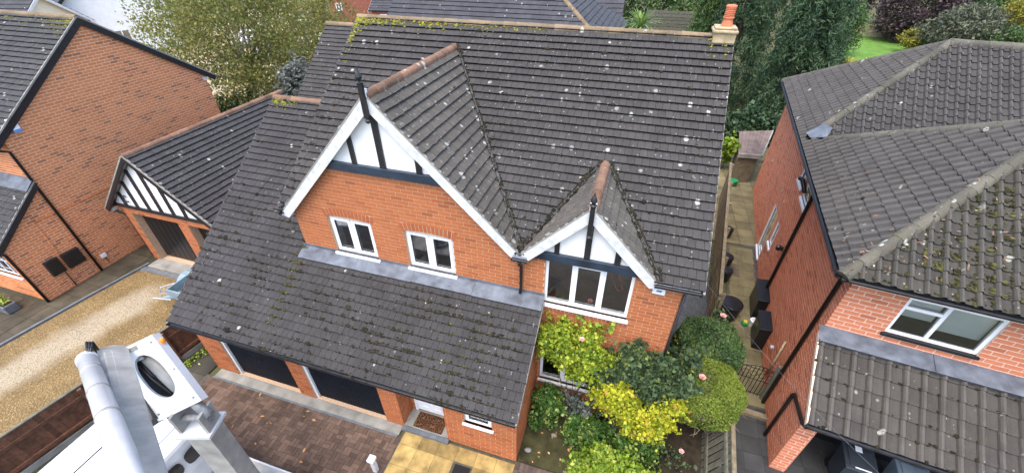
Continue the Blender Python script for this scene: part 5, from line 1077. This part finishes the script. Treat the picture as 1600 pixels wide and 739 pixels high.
wheelie(*(RW(1.5, .38, 0)[:2]), 'bingrey', 'dark grey wheelie bin with white stickers, half under the right lean-to', True); wheelie(*(RW(2.5, .42, 0)[:2]), 'binblue', 'blue-grey wheelie bin next to the dark one, under the lean-to', False)
# overhead telephone wire
MB().tube([V3(9.1, .3, 5.0)+(V3(13.2, -2.4, 2.9)-V3(9.1, .3, 5.0))*t - V3(0, 0, .25*math.sin(math.pi*t)) for t in np.linspace(0, 1, 14)], .002, 5).build('telephone_wire', 'kerb', label='thin overhead wire running down to the right across the alley', cat='wire')
# white post by the path
T = thing('bollard', 'short white square-capped post at the corner of the yellow slab path', 'bollard', (2.84, -3.05, 0)); MB().abox(2.79, 2.89, -3.1, -3.0, 0, .5).build('post', 'barge', T); b = MB(); b.prism([(2.755, -3.135, .5), (2.925, -3.135, .5), (2.925, -2.965, .5), (2.755, -2.965, .5)], (0, 0, .1)); b.build('cap', 'white', T, bevel=.02)
T = thing('floor_drain', 'black square drain grate set in the yellow slabs', 'drain', (4.8, -2.6, 0)); MB().abox(4.6, 5.0, -2.75, -2.35, -.01, .004).build('frame', 'blackplastic', T)
for i in range(8): MB().abox(4.63, 4.97, -2.73+i*.047, -2.71+i*.047, .005, .014).build('bar', 'blackplastic', T)
# light blue trailer peeping out behind the garage roof
M['paleblue'] = plain('pale blue paint', (.2, .28, .32), .4, nscale=3, namt=.2, spec=.5); M['galv'] = plain('galvanised tube', (.36, .37, .37), .4, nscale=4, namt=.2, spec=.5)
T = thing('trailer', 'pale blue trailer with curved mudguard, half hidden behind the garage roof edge', 'trailer', (-6.3, .3, 0))
b = MB(); c0 = V3(-6.85, .55, .32)
for i in range(9):
    t0, t1 = math.radians(-5+i*21), math.radians(-5+(i+1)*21); p = lambda t: V3(0, -.44*math.cos(t), .44*math.sin(t))
    b.box(c0+p(t0)-V3(.12, 0, 0), (.24, 0, 0), p(t1)-p(t0), p((t0+t1)/2)*.06)
b.build('mudguard', 'paleblue', T); MB().lathe((-6.95, .55, .32), [(.33, 0), (.36, .04), (.36, .16), (.33, .2)], 20, ax=(0, 1, 0), ay=(0, 0, 1), az=(1, 0, 0)).build('wheel', 'blackplastic', T)
b = MB(); b.abox(-6.7, -5.5, -.35, 1.25, .45, .5); b.abox(-6.7, -6.65, -.35, 1.25, .5, .8); b.abox(-5.55, -5.5, -.35, 1.25, .5, .8); b.abox(-6.65, -5.55, -.35, -.3, .5, .8); b.abox(-6.65, -5.55, 1.2, 1.25, .5, .8); b.build('bed', 'paleblue', T)
MB().box((-6.95, -.45, .4), (.35, .12, 0), (.25, .5, 0), (0, 0, .06)).build('side_step', 'paleblue', T)
MB().tube([(-6.75, .1, .5), (-6.95, .12, .62), (-7.22, -.18, .62), (-7.2, -.3, .45), (-6.9, -.2, .45)], .022, 8).build('handle', 'galv', T, smooth=True); MB().tube([(-6.6, -.4, .42), (-7.3, -.5, .4)], .025, 8).build('drawbar', 'galv', T)

# ================================================================== PLATFORM TRUCK
M['truckwhite'] = plain('white vehicle paint', (.55, .555, .56), .3, nscale=2.5, namt=.14, spec=.5)
M['boomgrey'] = plain('pale grey boom paint', (.30, .29, .265), .45, nscale=3.5, namt=.3, spec=.5); M['amber'] = plain('amber lens', (.8, .25, .03), .3)
M['darksteel'] = plain('dark gap steel', (.03, .028, .025), .5, nscale=9, namt=.6, spec=.5); M['steel'] = plain('dirty steel', (.2, .2, .2), .45, nscale=9, namt=.5, spec=.5); M['darkglass'] = plain('dark vehicle glass', (.01, .012, .014), .08, spec=.6)
T = thing('platform_truck', 'white truck with folded grey access boom at the lower left corner', 'truck', (0, -4.8, 0))
prof = [(-3.75, .45), (-3.8, .95), (-3.6, 1.1), (-2.65, 1.22), (-1.95, 1.92), (-1.6, 2.08), (-.6, 2.12), (-.4, 2.05), (-.28, 1.3), (-.28, .45)]
y0, y1 = -5.75, -4.0
MB().prism([(x, y0, z) for x, z in prof], (0, y1-y0, 0)).build('cab', 'truckwhite', T, bevel=.07)
MB().abox(-1.6, -.7, y0+.2, y1-.2, 2.1, 2.16).build('roof_panel', 'truckwhite', T, bevel=.03)
for (a, c) in ((-5.25, -4.68), (-4.6, -4.12)):
    n = 16; pts = [(-.29, (a+c)/2+(c-a)/2*math.copysign(abs(math.cos(t))**.6, math.cos(t)), 1.66+.2*math.copysign(abs(math.sin(t))**.6, math.sin(t))) for t in np.linspace(0, 2*math.pi, n, endpoint=False)]
    MB().prism(pts, (.012, 0, 0)).build('rear_window', 'darkglass', T)
for s, y in ((1, y1), (-1, y0)): MB().prism([(-2.3, y-.002, 1.4), (-.7, y-.002, 1.4), (-.75, y-.002, 1.9), (-1.85, y-.002, 1.86)], (0, .012*s, 0)).build('side_window', 'darkglass', T)
MB().prism([(-2.6, y0+.12, 1.27), (-2.6, y1-.12, 1.27), (-1.98, y1-.2, 1.9), (-1.98, y0+.2, 1.9)], (-.012, 0, .012)).build('windscreen', 'darkglass', T)
MB().abox(-.26, 3.3, y0, y1+.1, .62, .78).build('bed', 'truckwhite', T, bevel=.02); MB().abox(-.24, 3.28, y0+.05, y1+.05, .782, .80).build('deck', 'boomgrey', T)
for (x, y) in ((-2.9, y0+.02), (-2.9, y1-.24), (2.3, y0+.02), (2.3, y1-.24)): MB().lathe((x, y, .36), [(.2, -.01), (.34, 0), (.36, .04), (.36, .18), (.34, .22), (.2, .23)], 24, ax=(1, 0, 0), ay=(0, 0, 1), az=(0, 1, 0)).build('wheel', 'blackplastic', T)
MB().lathe((.95, -4.6, .8), [(.42, 0), (.42, .12), (.34, .14), (.34, .4)], 20).build('turret', 'boomgrey', T)
def beam(A, B, sx, sw, w_, h_, name, mat, bevel=.03, taper=1.):
    A, B = V3(*A), V3(*B); d = unit(B-A); x = unit(sx-d*np.dot(sx, d)); y = np.cross(d, x); b = MB(); q0 = [A+x*a*w_/2+y*c*h_/2 for a, c in ((-1, -1), (1, -1), (1, 1), (-1, 1))]; q1 = [B+x*a*w_/2*taper+y*c*h_/2*taper for a, c in ((-1, -1), (1, -1), (1, 1), (-1, 1))]
    b.face(q0[::-1]); b.face(q1)
    for i in range(4): j = (i+1) % 4; b.face([q0[i], q0[j], q1[j], q1[i]])
    return b.build(name, mat, T, bevel=bevel)
tA, tB = V3(-.27, -4.60, 5.0), V3(7.1, -7.24, 7.5); td = unit(tB-tA)
MB().tube([tA, tB], .118, 20).build('boom_tube', 'truckwhite', T, smooth=True)
MB().tube([tA-td*.05, tA+td*.06], .135, 16).build('tube_collar', 'truckwhite', T); 
q_ = [V3(-.50, -4.45, 4.95), V3(-.22, -4.38, 4.95), V3(2.64, -5.68, 5.69), V3(2.76, -5.83, 5.76)]
q_[2] = q_[2]+(q_[2]-q_[1])*.7; q_[3] = q_[3]+(q_[3]-q_[0])*.7
MB().prism([p+CF*.1 for p in q_], CF*.3).build('upper_boom', 'boomgrey', T, bevel=.03)
m0, m1 = (q_[0]+q_[1])/2, (q_[2]+q_[3])/2
MB().prism([q_[0]*.2+q_[1]*.8, q_[1]*.95+q_[0]*.05, q_[1]*.35+q_[2]*.65, (q_[0]*.2+q_[1]*.8)*.35+(q_[3]*.2+q_[2]*.8)*.65], CF*.12).build('boom_rib', 'boomgrey', T, bevel=.01)
for k in range(3): MB().tube([tA-td*.02+CU*.13+CR*.03*k, tA-td*.3+CU*.2+CR*(.02+.05*k), tA-td*.45+CU*.05+CR*(.1+.06*k), tA-td*.38+CR*(.2+.05*k)-CU*.1], .018, 7).build('hose', 'blackplastic', T, smooth=True)
# knuckle cover plate with its long oval opening
kTL, kTR, kBR, kBL = V3(-.51, -4.31, 4.65), V3(.09, -3.92, 4.93), V3(1.12, -4.27, 4.02), V3(.45, -4.72, 3.74)
KX, KY = (kTR-kTL+kBR-kBL)/2, (kBL-kTL+kBR-kTR)/2; KN = unit(np.cross(KY, KX)); KN = KN if KN @ (CAM-kTL) > 0 else -KN
kp = lambda a, c, n=0.: kTL+KX*a+KY*c+KN*n
b = MB(); n = 40; inn, out = [], []
for i in range(n):
    t = 2*math.pi*i/n; ca, sa_ = math.cos(t), math.sin(t); inn.append((.52+.27*ca, .48+.31*math.copysign(abs(sa_)**.8, sa_))); m_ = max(abs(ca), abs(sa_)); out.append((.5+.5*ca/m_, .5+.5*sa_/m_))
for i in range(n):
    j = (i+1) % n
    b.face([kp(*inn[i]), kp(*out[i]), kp(*out[j]), kp(*inn[j])]); b.face([kp(*inn[i]), kp(*inn[j]), kp(*inn[j], -.04), kp(*inn[i], -.04)]); b.face([kp(*out[i]), kp(*out[i], -.16), kp(*out[j], -.16), kp(*out[j])]); b.face([kp(*inn[i], -.04), kp(*inn[j], -.04), kp(*out[j], -.16), kp(*out[i], -.16)])
b.build('knuckle_cover', 'truckwhite', T)
MB().box(kp(.2, .035, .001), KX*.4, KY*.05, KN*.012).build('slot', 'steel', T); MB().lathe(kp(1.0, .14, -.1), [(.04, 0), (.04, .06), (.025, .09)], 12).build('beacon', 'amber', T)
MB().tube([kp(.42, .12, -.2), kp(.62, .85, -.2)], .12, 14).build('inner_arm', 'boomgrey', T, smooth=True); MB().tube([kp(.28, .2, -.1), kp(.36, .5, -.08), kp(.52, .85, -.1)], .022, 7).build('hose', 'blackplastic', T, smooth=True)
MB().tube([kp(.34, .2, -.1), kp(.40, .45, -.08), kp(.46, .6, -.2)], .014, 7).build('hose', 'blackplastic', T, smooth=True); MB().box(kp(.36, .14, -.12), KX*.16, KY*.08, KN*.08).build('valve', 'steel', T)
lT, lB = V3(.90, -4.41, 3.66), V3(.95, -4.48, .95)
lb = beam(lT+(lB-lT)*.10, lB, CR, 0, .42, .36, 'lower_boom', 'boomgrey', .03)
dl = unit(lB-lT); xl = unit(CR-dl*np.dot(CR, dl)); yl = np.cross(dl, xl)
for k in (-.13, 0, .13): beam(lT+(lB-lT)*.14+xl*k-CF*.19, lB+xl*k-CF*.19, CR, 0, .07, .02, 'boom_rib', 'boomgrey', .004)
MB().tube([kp(.72, .92, -.1), kp(.84, 1.22, -.1)], .085, 14).build('ram', 'steel', T, smooth=True)
for k in (-.24, .24): beam(lT-dl*.18+xl*k, lT+dl*.30+xl*k, CR, 0, .05, .34, 'knuckle_plate', 'boomgrey', .01)
beam(lT+dl*.26, lT+dl*.32, CR, 0, .6, .5, 'boom_flange', 'truckwhite', .02); MB().tube([lT-xl*.3+dl*.05, lT+xl*.3+dl*.05], .06, 12).build('pivot_pin', 'steel', T)
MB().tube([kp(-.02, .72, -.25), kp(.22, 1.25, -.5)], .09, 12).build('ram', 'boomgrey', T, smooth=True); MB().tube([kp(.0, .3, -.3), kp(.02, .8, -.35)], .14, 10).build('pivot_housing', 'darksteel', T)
beam((-.50, -4.24, 4.22), (.36, -4.76, 3.7), CR, 0, .34, .3, 'knuckle_gap_shade', 'darksteel', .02)  # dark block added to paint the shaded gap between boom and cover
for k in range(5): MB().tube([kp(-.05+.03*k, .1+.05*k, -.05), kp(-.1+.04*k, .4, -.02-.03*k), kp(.02+.03*k, .8, -.06), kp(.1+.04*k, 1.05, -.12)], .02, 7).build('hose', 'blackplastic', T, smooth=True)
for (a_, c_) in ((.1, .08), (.9, .08), (.1, .92), (.9, .92), (.06, .5), (.94, .5)): MB().lathe(kp(a_, c_, .0), [(.018, 0), (.018, .01), (.01, .014)], 8, ax=tuple(unit(KX)), ay=tuple(unit(np.cross(KN, KX))), az=tuple(KN)).build('bolt', 'steel', T)
for t in (.6, 1.5, 2.4): MB().tube([tA+td*t, tA+td*(t+.05)], .124, 20).build('tube_band', 'boomgrey', T, smooth=True)

# ================================================================== BACKGROUND
def tree(name, label, base, crown_c, R, mat, nc, per, sig, size, h_trunk, tr=.18, limbs=14, bark='bark', inner=.45, cat='tree', elong=1.5, droop=0., group=None, tone=.55):
    T = thing(name, label, cat, base, group); Pn, tn = ell_clumps(crown_c, R, nc, per, sig, inner, .1, .8)
    k = {}
    if droop: k = dict(axis=np.array([0, 0, -1.]), axis_w=droop)
    cloud('crown', 'leaf_'+mat, T, Pn, size*rng.uniform(.6, 1.35, len(Pn)), tone*tn+(1-tone)*rng.random(len(tn)), elong=elong, **k)
    b = MB(); top = V3(crown_c[0], crown_c[1], crown_c[2]+R[2]*.5); base = V3(*base); fork = base+(V3(crown_c[0], crown_c[1], h_trunk)-base)
    b.tube([base-V3(0, 0, .1), base*.5+fork*.5+V3(.1, -.05, 0), fork, top], [tr*1.2, tr, tr*.8, tr*.15], 9)
    stems(b, fork, Pn[rng.choice(len(Pn), limbs)], tr*.45, tr*.1); b.build('trunk', bark, T, smooth=True); return T
tree('birch_tree', 'large autumn birch with yellow-green leaves behind the left house', (-16.9, 12.4, 0), (-17.0, 15.0, 5.6), (5.2, 4.4, 5.0), 'birch', 700, 60, .42, .10, 2.5, .2, 30, 'birchbark', .25, droop=.25)
tree('birch_tree', 'smaller golden birch standing behind the neighbour garage roof', (-19, 24, 0), (-19.2, 24, 4.4), (4.2, 3.5, 4.0), 'birch', 260, 50, .4, .12, 2.0, .16, 16, 'birchbark', .25, droop=.25)
cl = [ell_clumps((-10.9, 12.6, 3.0), (1.3, 1.0, 1.9), 150, 44, .2, .3, .03)]
shrub('silvery_shrub', 'silvery grey shrub behind the garage ridge tiles', (-10.9, 12.8, 0), 'grey', cl, .10, 10, rs=.05, elong=1.9)
cl = [ell_clumps((-15.5, 13.2, .9), (3.6, 1.0, 1.3), 120, 40, .25, .2, .03)]
shrub('dark_hedge', 'dark shaded hedge under the birch beyond the left house', (-15.5, 13.2, 0), 'conifer', cl, .17, 8, 'hedge', .05)
def conifer(label, base, h, r, n, mat='conifer'):
    T = thing('conifer', label, 'conifer', base, 'tall dark conifers behind the alley'); nb = n; t = rng.random(nb)**.8; ang = rng.random(nb)*2*math.pi; zz = .3+t*(h-.4); rad = r*(1-t*.85)*(.55+.45*rng.random(nb))
    C_ = np.stack([base[0]+rad*np.cos(ang), base[1]+rad*np.sin(ang), zz+base[2]], 1); per = 64; k = np.tile(np.linspace(0, 1, per), nb); C2 = np.repeat(C_, per, 0); out = np.repeat(np.stack([np.cos(ang), np.sin(ang), np.zeros(nb)], 1), per, 0)
    Pn = C2 + out*(k[:, None]*.7-.2) + np.stack([rng.normal(size=nb*per)*.13, rng.normal(size=nb*per)*.13, -k*k*.75+rng.normal(size=nb*per)*.09], 1)
    tone = np.repeat(rng.random(nb), per)*.45 + rng.random(nb*per)*.35 + k*.2
    cloud('crown', 'leaf_'+mat, T, Pn, .045*rng.uniform(.6, 1.5, nb*per), tone, elong=6., axis=np.array([0, 0, -1.]), axis_w=.45)
    b = MB(); b.tube([(base[0], base[1], -.1), (base[0], base[1], h*.5), (base[0], base[1], h*.95)], [.22, .15, .03], 8)
    for i in rng.choice(nb, 30): b.tube([(base[0], base[1], max(.3, C_[i, 2]-.3)), C_[i]], [.05, .012], 5)
    b.build('trunk', 'bark', T, smooth=True)
conifer('nearest dark conifer, between the chimney and the right house', (15.9, 23.0, 0), 10, 2.6, 620); conifer('dark conifer standing left of the lawn', (17.9, 28.0, 0), 10.5, 2.6, 560); conifer('dark conifer directly behind the chimney pot', (13.2, 28.5, 0), 11, 2.7, 520); conifer('taller conifer at the top edge beyond the alley', (17.5, 35.0, 0), 12, 3.0, 480)
conifer('lighter green conifer beside the palm', (11.2, 30.0, 0), 8.0, 1.9, 380, 'conifer2')
cl = [ell_clumps((15.2, 20.6, 1.0), (3.0, .8, 1.1), 130, 36, .2, .2, .03)]
shrub('dark_hedge', 'dark clipped hedge behind the shed roof at the end of the alley', (15.2, 20.6, 0), 'conifer', cl, .14, 8, 'hedge', .05)
# palm
T = thing('palm', 'bright green spiky palm showing above the ridge beside the rear house', 'palm', (6.6, 24, 0)); b = MB(); V_, Q_ = [], []
for i in range(150):
    el = rng.uniform(-.5, 1.25); az = rng.random()*2*math.pi; L = rng.uniform(1.3, 2.0); d = V3(math.cos(az)*math.cos(el), math.sin(az)*math.cos(el), math.sin(el)); s = unit(np.cross(d, (0, 0, 1)))*.045; o = V3(6.6, 24, 5.35); m1 = o+d*L*.5; m2 = o+d*L*.9-V3(0, 0, .22*L)
    k = len(V_); V_ += [o-s*.5, o+s*.5, m1+s, m1-s, m2+s*.25, m2-s*.25]; Q_ += [(k, k+1, k+2, k+3), (k+3, k+2, k+4, k+5)]
add('crown', npmesh('crown', np.array(V_), np.array(Q_), np.repeat(rng.random(150), 2), 'leaf_palm'), T); MB().tube([(6.6, 24, -.1), (6.65, 24, 3), (6.6, 24, 5.4)], [.16, .13, .12], 9).build('trunk', 'bark', T, smooth=True)
# rear houses
H = thing('house', 'grey tiled hipped house directly behind the main ridge', 'house', (-2, 21, 0)); tp = Pool('tile')
ry, rz, rn = 16.9, 5.2, .73; rv = unit((0, 1, rn)); rl = 5.2*math.hypot(1, rn)
roof(H, tp, (-8.3, ry, rz), (1, 0, 0), rv, [[(0, 0), (13.9, 0), (13.9-5.2*1.12, rl), (0, rl)]], 'tile_far', w=.3, g=.34, name='front_roof')
hx = 5.6; rv2 = unit((-1, 0, rn*.9)); 
roof(H, tp, (hx, ry, rz), (0, 1, 0), unit((-1.12, 0, rn)), [[(0, 0), (10.4, 0), (5.2, 5.2*math.hypot(1.12, rn))]], 'tile_far', w=.3, g=.34, name='side_roof')
roof(H, tp, (hx, ry+10.4, rz), (-1, 0, 0), unit((0, -1, rn)), [[(0, 0), (13.9, 0), (13.9, rl), (5.2*1.12, rl)]], 'tile_far', w=.3, g=.34, name='rear_roof')
ridge((hx, ry, rz+.03), (hx-5.2*1.12, ry+5.2, rz+5.2*rn+.03), H, 'ridge_main', .13, .42); ridge((-8.3, ry+5.2, rz+5.2*rn+.03), (hx-5.2*1.12, ry+5.2, rz+5.2*rn+.03), H, 'ridge_main', .13, .42)
MB().abox(-8.0, 5.2, ry+.3, ry+10, 0, 5.15).build('wall', 'bricktex', H); tp.finish()
H = thing('house', 'small grey roofed wing showing left of the main roof verge', 'house', (-6, 13, 0)); tp = Pool('tile')
v_ = unit((0, 1, .8)); l_ = 3.7*math.hypot(1, .8)
roof(H, tp, (-8.75, 9.6, 3.64), (1, 0, 0), v_, [[(0, 0), (8, 0), (8, l_), (0, l_)]], 'tile', w=.2, g=.24, name='front_roof'); roof(H, tp, (-.75, 17.0, 3.64), (-1, 0, 0), unit((0, -1, .8)), [[(0, 0), (8, 0), (8, l_), (0, l_)]], 'tile', w=.2, g=.24, name='rear_roof')
ridge((-8.75, 13.3, 6.62), (-.75, 13.3, 6.62), H, 'ridge_main', .13, .4); MB().abox(-8.5, -1, 10.0, 16.6, 0, 3.8).build('wall', 'bricktex', H); MB().face([(-8.52, 10.0, 3.75), (-8.52, 16.6, 3.75), (-8.52, 13.3, 6.45)]).build('gable_wall', 'bricktex', H); tp.finish()
def far_house(label, c, sx, sy, hz_, pitch, rot, wall_mat, roof_mat='tile_far', wins=(), ridge_axis='x', band=None):
    H = thing('house', label, 'house', (c[0], c[1], 0)); ca, sa = math.cos(rot), math.sin(rot); W = lambda x, y, z: V3(c[0]+x*ca-y*sa, c[1]+x*sa+y*ca, z)
    b = MB(); q = [(-sx, -sy), (sx, -sy), (sx, sy), (-sx, sy)]
    for i in range(4): j = (i+1) % 4; b.face([W(*q[i], 0), W(*q[j], 0), W(*q[j], hz_), W(*q[i], hz_)])
    rise = sy*math.tan(pitch)
    for s in (-1, 1): b.face([W(s*sx, -sy, hz_), W(s*sx, sy, hz_), W(s*sx, 0, hz_+rise)])
    b.build('wall', wall_mat, H); tp = Pool('tile'); ov = .35; vx = V3(ca, sa, 0); vy = V3(-sa, ca, 0); L = (sy+ov)/math.cos(pitch)
    for s in (1, -1): roof(H, tp, W(-s*(sx+ov), -s*(sy+ov), hz_-ov*math.tan(pitch)), vx*s, unit(vy*s*math.cos(pitch)+ZU*math.sin(pitch)), [[(0, 0), (2*(sx+ov), 0), (2*(sx+ov), L), (0, L)]], roof_mat, w=.6, g=.5, name='roof')
    tp.finish(); ridge(W(-sx-ov, 0, hz_+rise+.03), W(sx+ov, 0, hz_+rise+.03), H, 'ridge_main', .14, .8)
    for s in (-1, 1):
        for e in (-1, 1): A = W(s*(sx+ov), e*(sy+ov), hz_-ov*math.tan(pitch)-.02); B = W(s*(sx+ov), 0, hz_+rise-.02); MB().prism([A, B, B-ZU*.3, A-ZU*.25], vx*s*.05).build('bargeboard', 'barge' if band != 'black' else 'black', H)
    for (face, u, z, w_, h_) in wins:
        if face == 'f': O, Dd, Nn_ = W(0, -sy, 0), vx, -vy
        elif face == 'r': O, Dd, Nn_ = W(sx, 0, 0), vy, vx
        else: O, Dd, Nn_ = W(-sx, 0, 0), -vy, -vx
        window(H, tuple(O+Nn_*.16), Dd, Nn_, u-w_/2, u+w_/2, z, z+h_, splits=[u], room=0, rec=.06, fr=.09); MB().box(O+Dd*(u-w_/2)+ZU*z+Nn_*.01, Dd*w_, ZU*h_, Nn_*.02).build('window_lining', 'interior', H)
    return H
far_house('white rendered gable house at the top left, beyond the left roof', (-49.5, 29.5), 5, 4.2, 4.8, .72, -.5, 'render', wins=[('r', -.5, 1.0, 1.3, 1.2), ('f', 1.5, 1.2, 1.4, 1.2)], band='black')
far_house('long grey roofed house at the top left corner', (-50, 19.5), 5.5, 3.6, 3.6, .6, .25, 'cream', wins=[('r', 0, 2.0, 1.2, 1.1), ('f', 0, 2.2, 1.4, 1.1)])
far_house('cream and brick house above the birch crown', (-42.5, 47.5), 4.2, 3.4, 4.8, .62, .35, 'cream', wins=[('r', -1, .6, 1.0, 1.2), ('r', 1.2, 2.6, 1.0, 1.1), ('f', 2.6, .6, 1.0, 1.2)])
far_house('deep red brick house with plain wall at the top edge', (-33.5, 53.0), 3.6, 4.5, 5.4, .62, .35, 'bricktex_red', wins=[('f', -2.4, 1.6, .8, .9), ('l', 0, 1.6, .8, .9)])
far_house('low red brick outhouse with a grey lean roof left of the rear house', (-26.0, 49.5), 2.8, 2.4, 2.2, .5, .2, 'bricktex_red', wins=[('f', -1.2, .6, 1.0, 1.0)])
far_house('red brick house with dark eaves beside the palm', (1.6, 32.5), 2.9, 3.2, 5.0, .55, 0.05, 'bricktex', wins=[('r', 0, 3, 1, 1)], band='black')
far_house('grey roofed house at the top right corner', (52, 70), 5.5, 4, 2.8, .6, -.5, 'bricktex_red', wins=[('r', -1, .8, 1.4, 1.2), ('f', 1, .8, 1.4, 1.2)])
# gardens at the upper right
sheet('lawn', [(22, 38), (33, 36), (38.5, 58), (27, 60)], -.03, 'lawn')
T = thing('garden_wall', 'long pale stone wall at the back of the lawn', 'wall', (32, 60.5, 0)); MB().box((25.5, 60.6, -.1), (16, -3.2, 0), (.05, .3, 0), (0, 0, 1.7)).build('wall', 'stone', T); MB().box((25.4, 60.5, 1.6), (16.2, -3.24, 0), (.1, .5, 0), (0, 0, .12)).build('coping', 'concrete', T)
tree('purple_tree', 'purple leaved tree left of centre behind the lawn', (29.6, 63, 0), (29.6, 62.5, 4.2), (3.8, 2.5, 3.4), 'purple', 280, 50, .35, .17, 1.5, .2, 14, group='purple trees')
tree('purple_tree', 'tall reddish purple tree rising behind the right house ridge', (35.4, 57, 0), (35.4, 57, 3.8), (4.0, 3.2, 3.9), 'purple', 340, 50, .35, .17, 1.5, .22, 14, group='purple trees')
tree('willow_tree', 'grey-green twiggy tree behind the right roof apex', (36.8, 49.5, 0), (36.8, 49.5, 2.2), (3.4, 2.4, 2.4), 'willow', 260, 50, .3, .13, 1.0, .18, 12, elong=2.4)
tree('green_tree', 'dark green tree beyond the grey-green one', (43, 61, 0), (43, 61, 3.6), (4.5, 3, 3.4), 'conifer2', 260, 50, .38, .18, 1.5, .2, 12)
tree('yellow_tree', 'yellow-green autumn tree at the right edge above the roof', (44.0, 53.5, 0), (44.0, 53.5, 2.8), (2.6, 2.4, 2.6), 'yellowbush', 220, 50, .3, .15, 1.2, .18, 12)
tree('green_tree', 'round mid green shrub tree at right edge just above the ridge', (40.5, 48.0, 0), (40.5, 48.0, 1.6), (3.0, 2.0, 1.6), 'conifer2', 200, 46, .28, .14, .8, .14, 10)
tree('green_tree', 'fresh green tree between the conifer and the purple tree', (26.2, 47.5, 0), (26.2, 47.5, 2.4), (1.5, 1.5, 2.3), 'conifer2', 150, 46, .3, .15, 1.2, .16, 10)
tree('apple_tree', 'small yellow-green fruit tree on the edge of the lawn', (33.3, 50.2, 0), (33.4, 50.2, 1.4), (1.0, 1.0, .9), 'yellowbush', 60, 36, .2, .13, 1.0, .12, 12)
cl = [ell_clumps((24.6, 40.2, .35), (2.2, .8, .5), 70, 34, .18, .2, .03)]
shrub('yellow_shrub', 'low yellow shrub in front of the lawn', (25.2, 40.8, 0), 'yellowbush', cl, .17, 8, rs=.03)
tree('green_tree', 'leafy green tree behind the palm and the rear fence', (7.5, 46, 0), (7.5, 46, 3.6), (6, 3, 3.4), 'conifer2', 260, 46, .4, .2, 1.5, .2, 10)
FN = thing('timber_fence', 'grey slatted timber fence behind the palm', 'fence', (9, 38, 0))
for i in range(16): MB().abox(6.6, 11.8, 38, 38.04, .3+i*.27, .53+i*.27, random.random()).build('slat', 'wood_grey', FN)
for i in range(4): MB().abox(6.6+i*1.7, 6.7+i*1.7, 38.05, 38.15, 0, 4.7).build('post', 'wood_grey', FN)
# cars on the tan road under the birch
def car(label, loc, rot):
    T = thing('parked_car', label, 'car', loc, 'white cars parked under the birch'); ca, sa = math.cos(rot), math.sin(rot); W = lambda x, y, z: V3(loc[0]+x*ca-y*sa, loc[1]+x*sa+y*ca, z)
    pr = [(-2.1, .35), (-2.15, .8), (-1.9, 1.0), (-1.4, 1.05), (-.9, 1.42), (.6, 1.45), (1.2, 1.0), (2.0, .85), (2.15, .6), (2.1, .35)]
    MB().prism([W(x, -.85, z) for x, z in pr], W(0, 1.7, 0)-W(0, 0, 0)).build('body', 'truckwhite', T, bevel=.08)
    for s in (-1, 1): MB().prism([W(x, s*.852, z) for x, z in ((-1.3, 1.06), (-.85, 1.37), (.55, 1.38), (1.05, 1.05))], (W(0, .012*s, 0)-W(0, 0, 0))).build('side_window', 'darkglass', T)
    MB().prism([W(1.22, -.7, 1.02), W(1.22, .7, 1.02), W(.66, .62, 1.44), W(.66, -.62, 1.44)], W(.02, 0, .0)-W(0, 0, -.02)).build('windscreen', 'darkglass', T); MB().prism([W(-1.42, -.7, 1.06), W(-1.42, .7, 1.06), W(-.95, .62, 1.42), W(-.95, -.62, 1.42)], W(-.02, 0, 0)-W(0, 0, -.02)).build('rear_window', 'darkglass', T)
    for x in (-1.35, 1.35):
        for y in (-.87, .67): MB().lathe(W(x, y, .32), [(.2, 0), (.32, .01), (.32, .19), (.2, .2)], 18, ax=(ca, sa, 0), ay=(0, 0, 1), az=(-sa, ca, 0)).build('wheel', 'blackplastic', T)
car('nearer white car half hidden by birch leaves, on the tan road', (-28.2, 29.2, -.03), .9); car('farther white car at the left of the tan road under the birch', (-36.2, 33.6, -.03), 2.2)
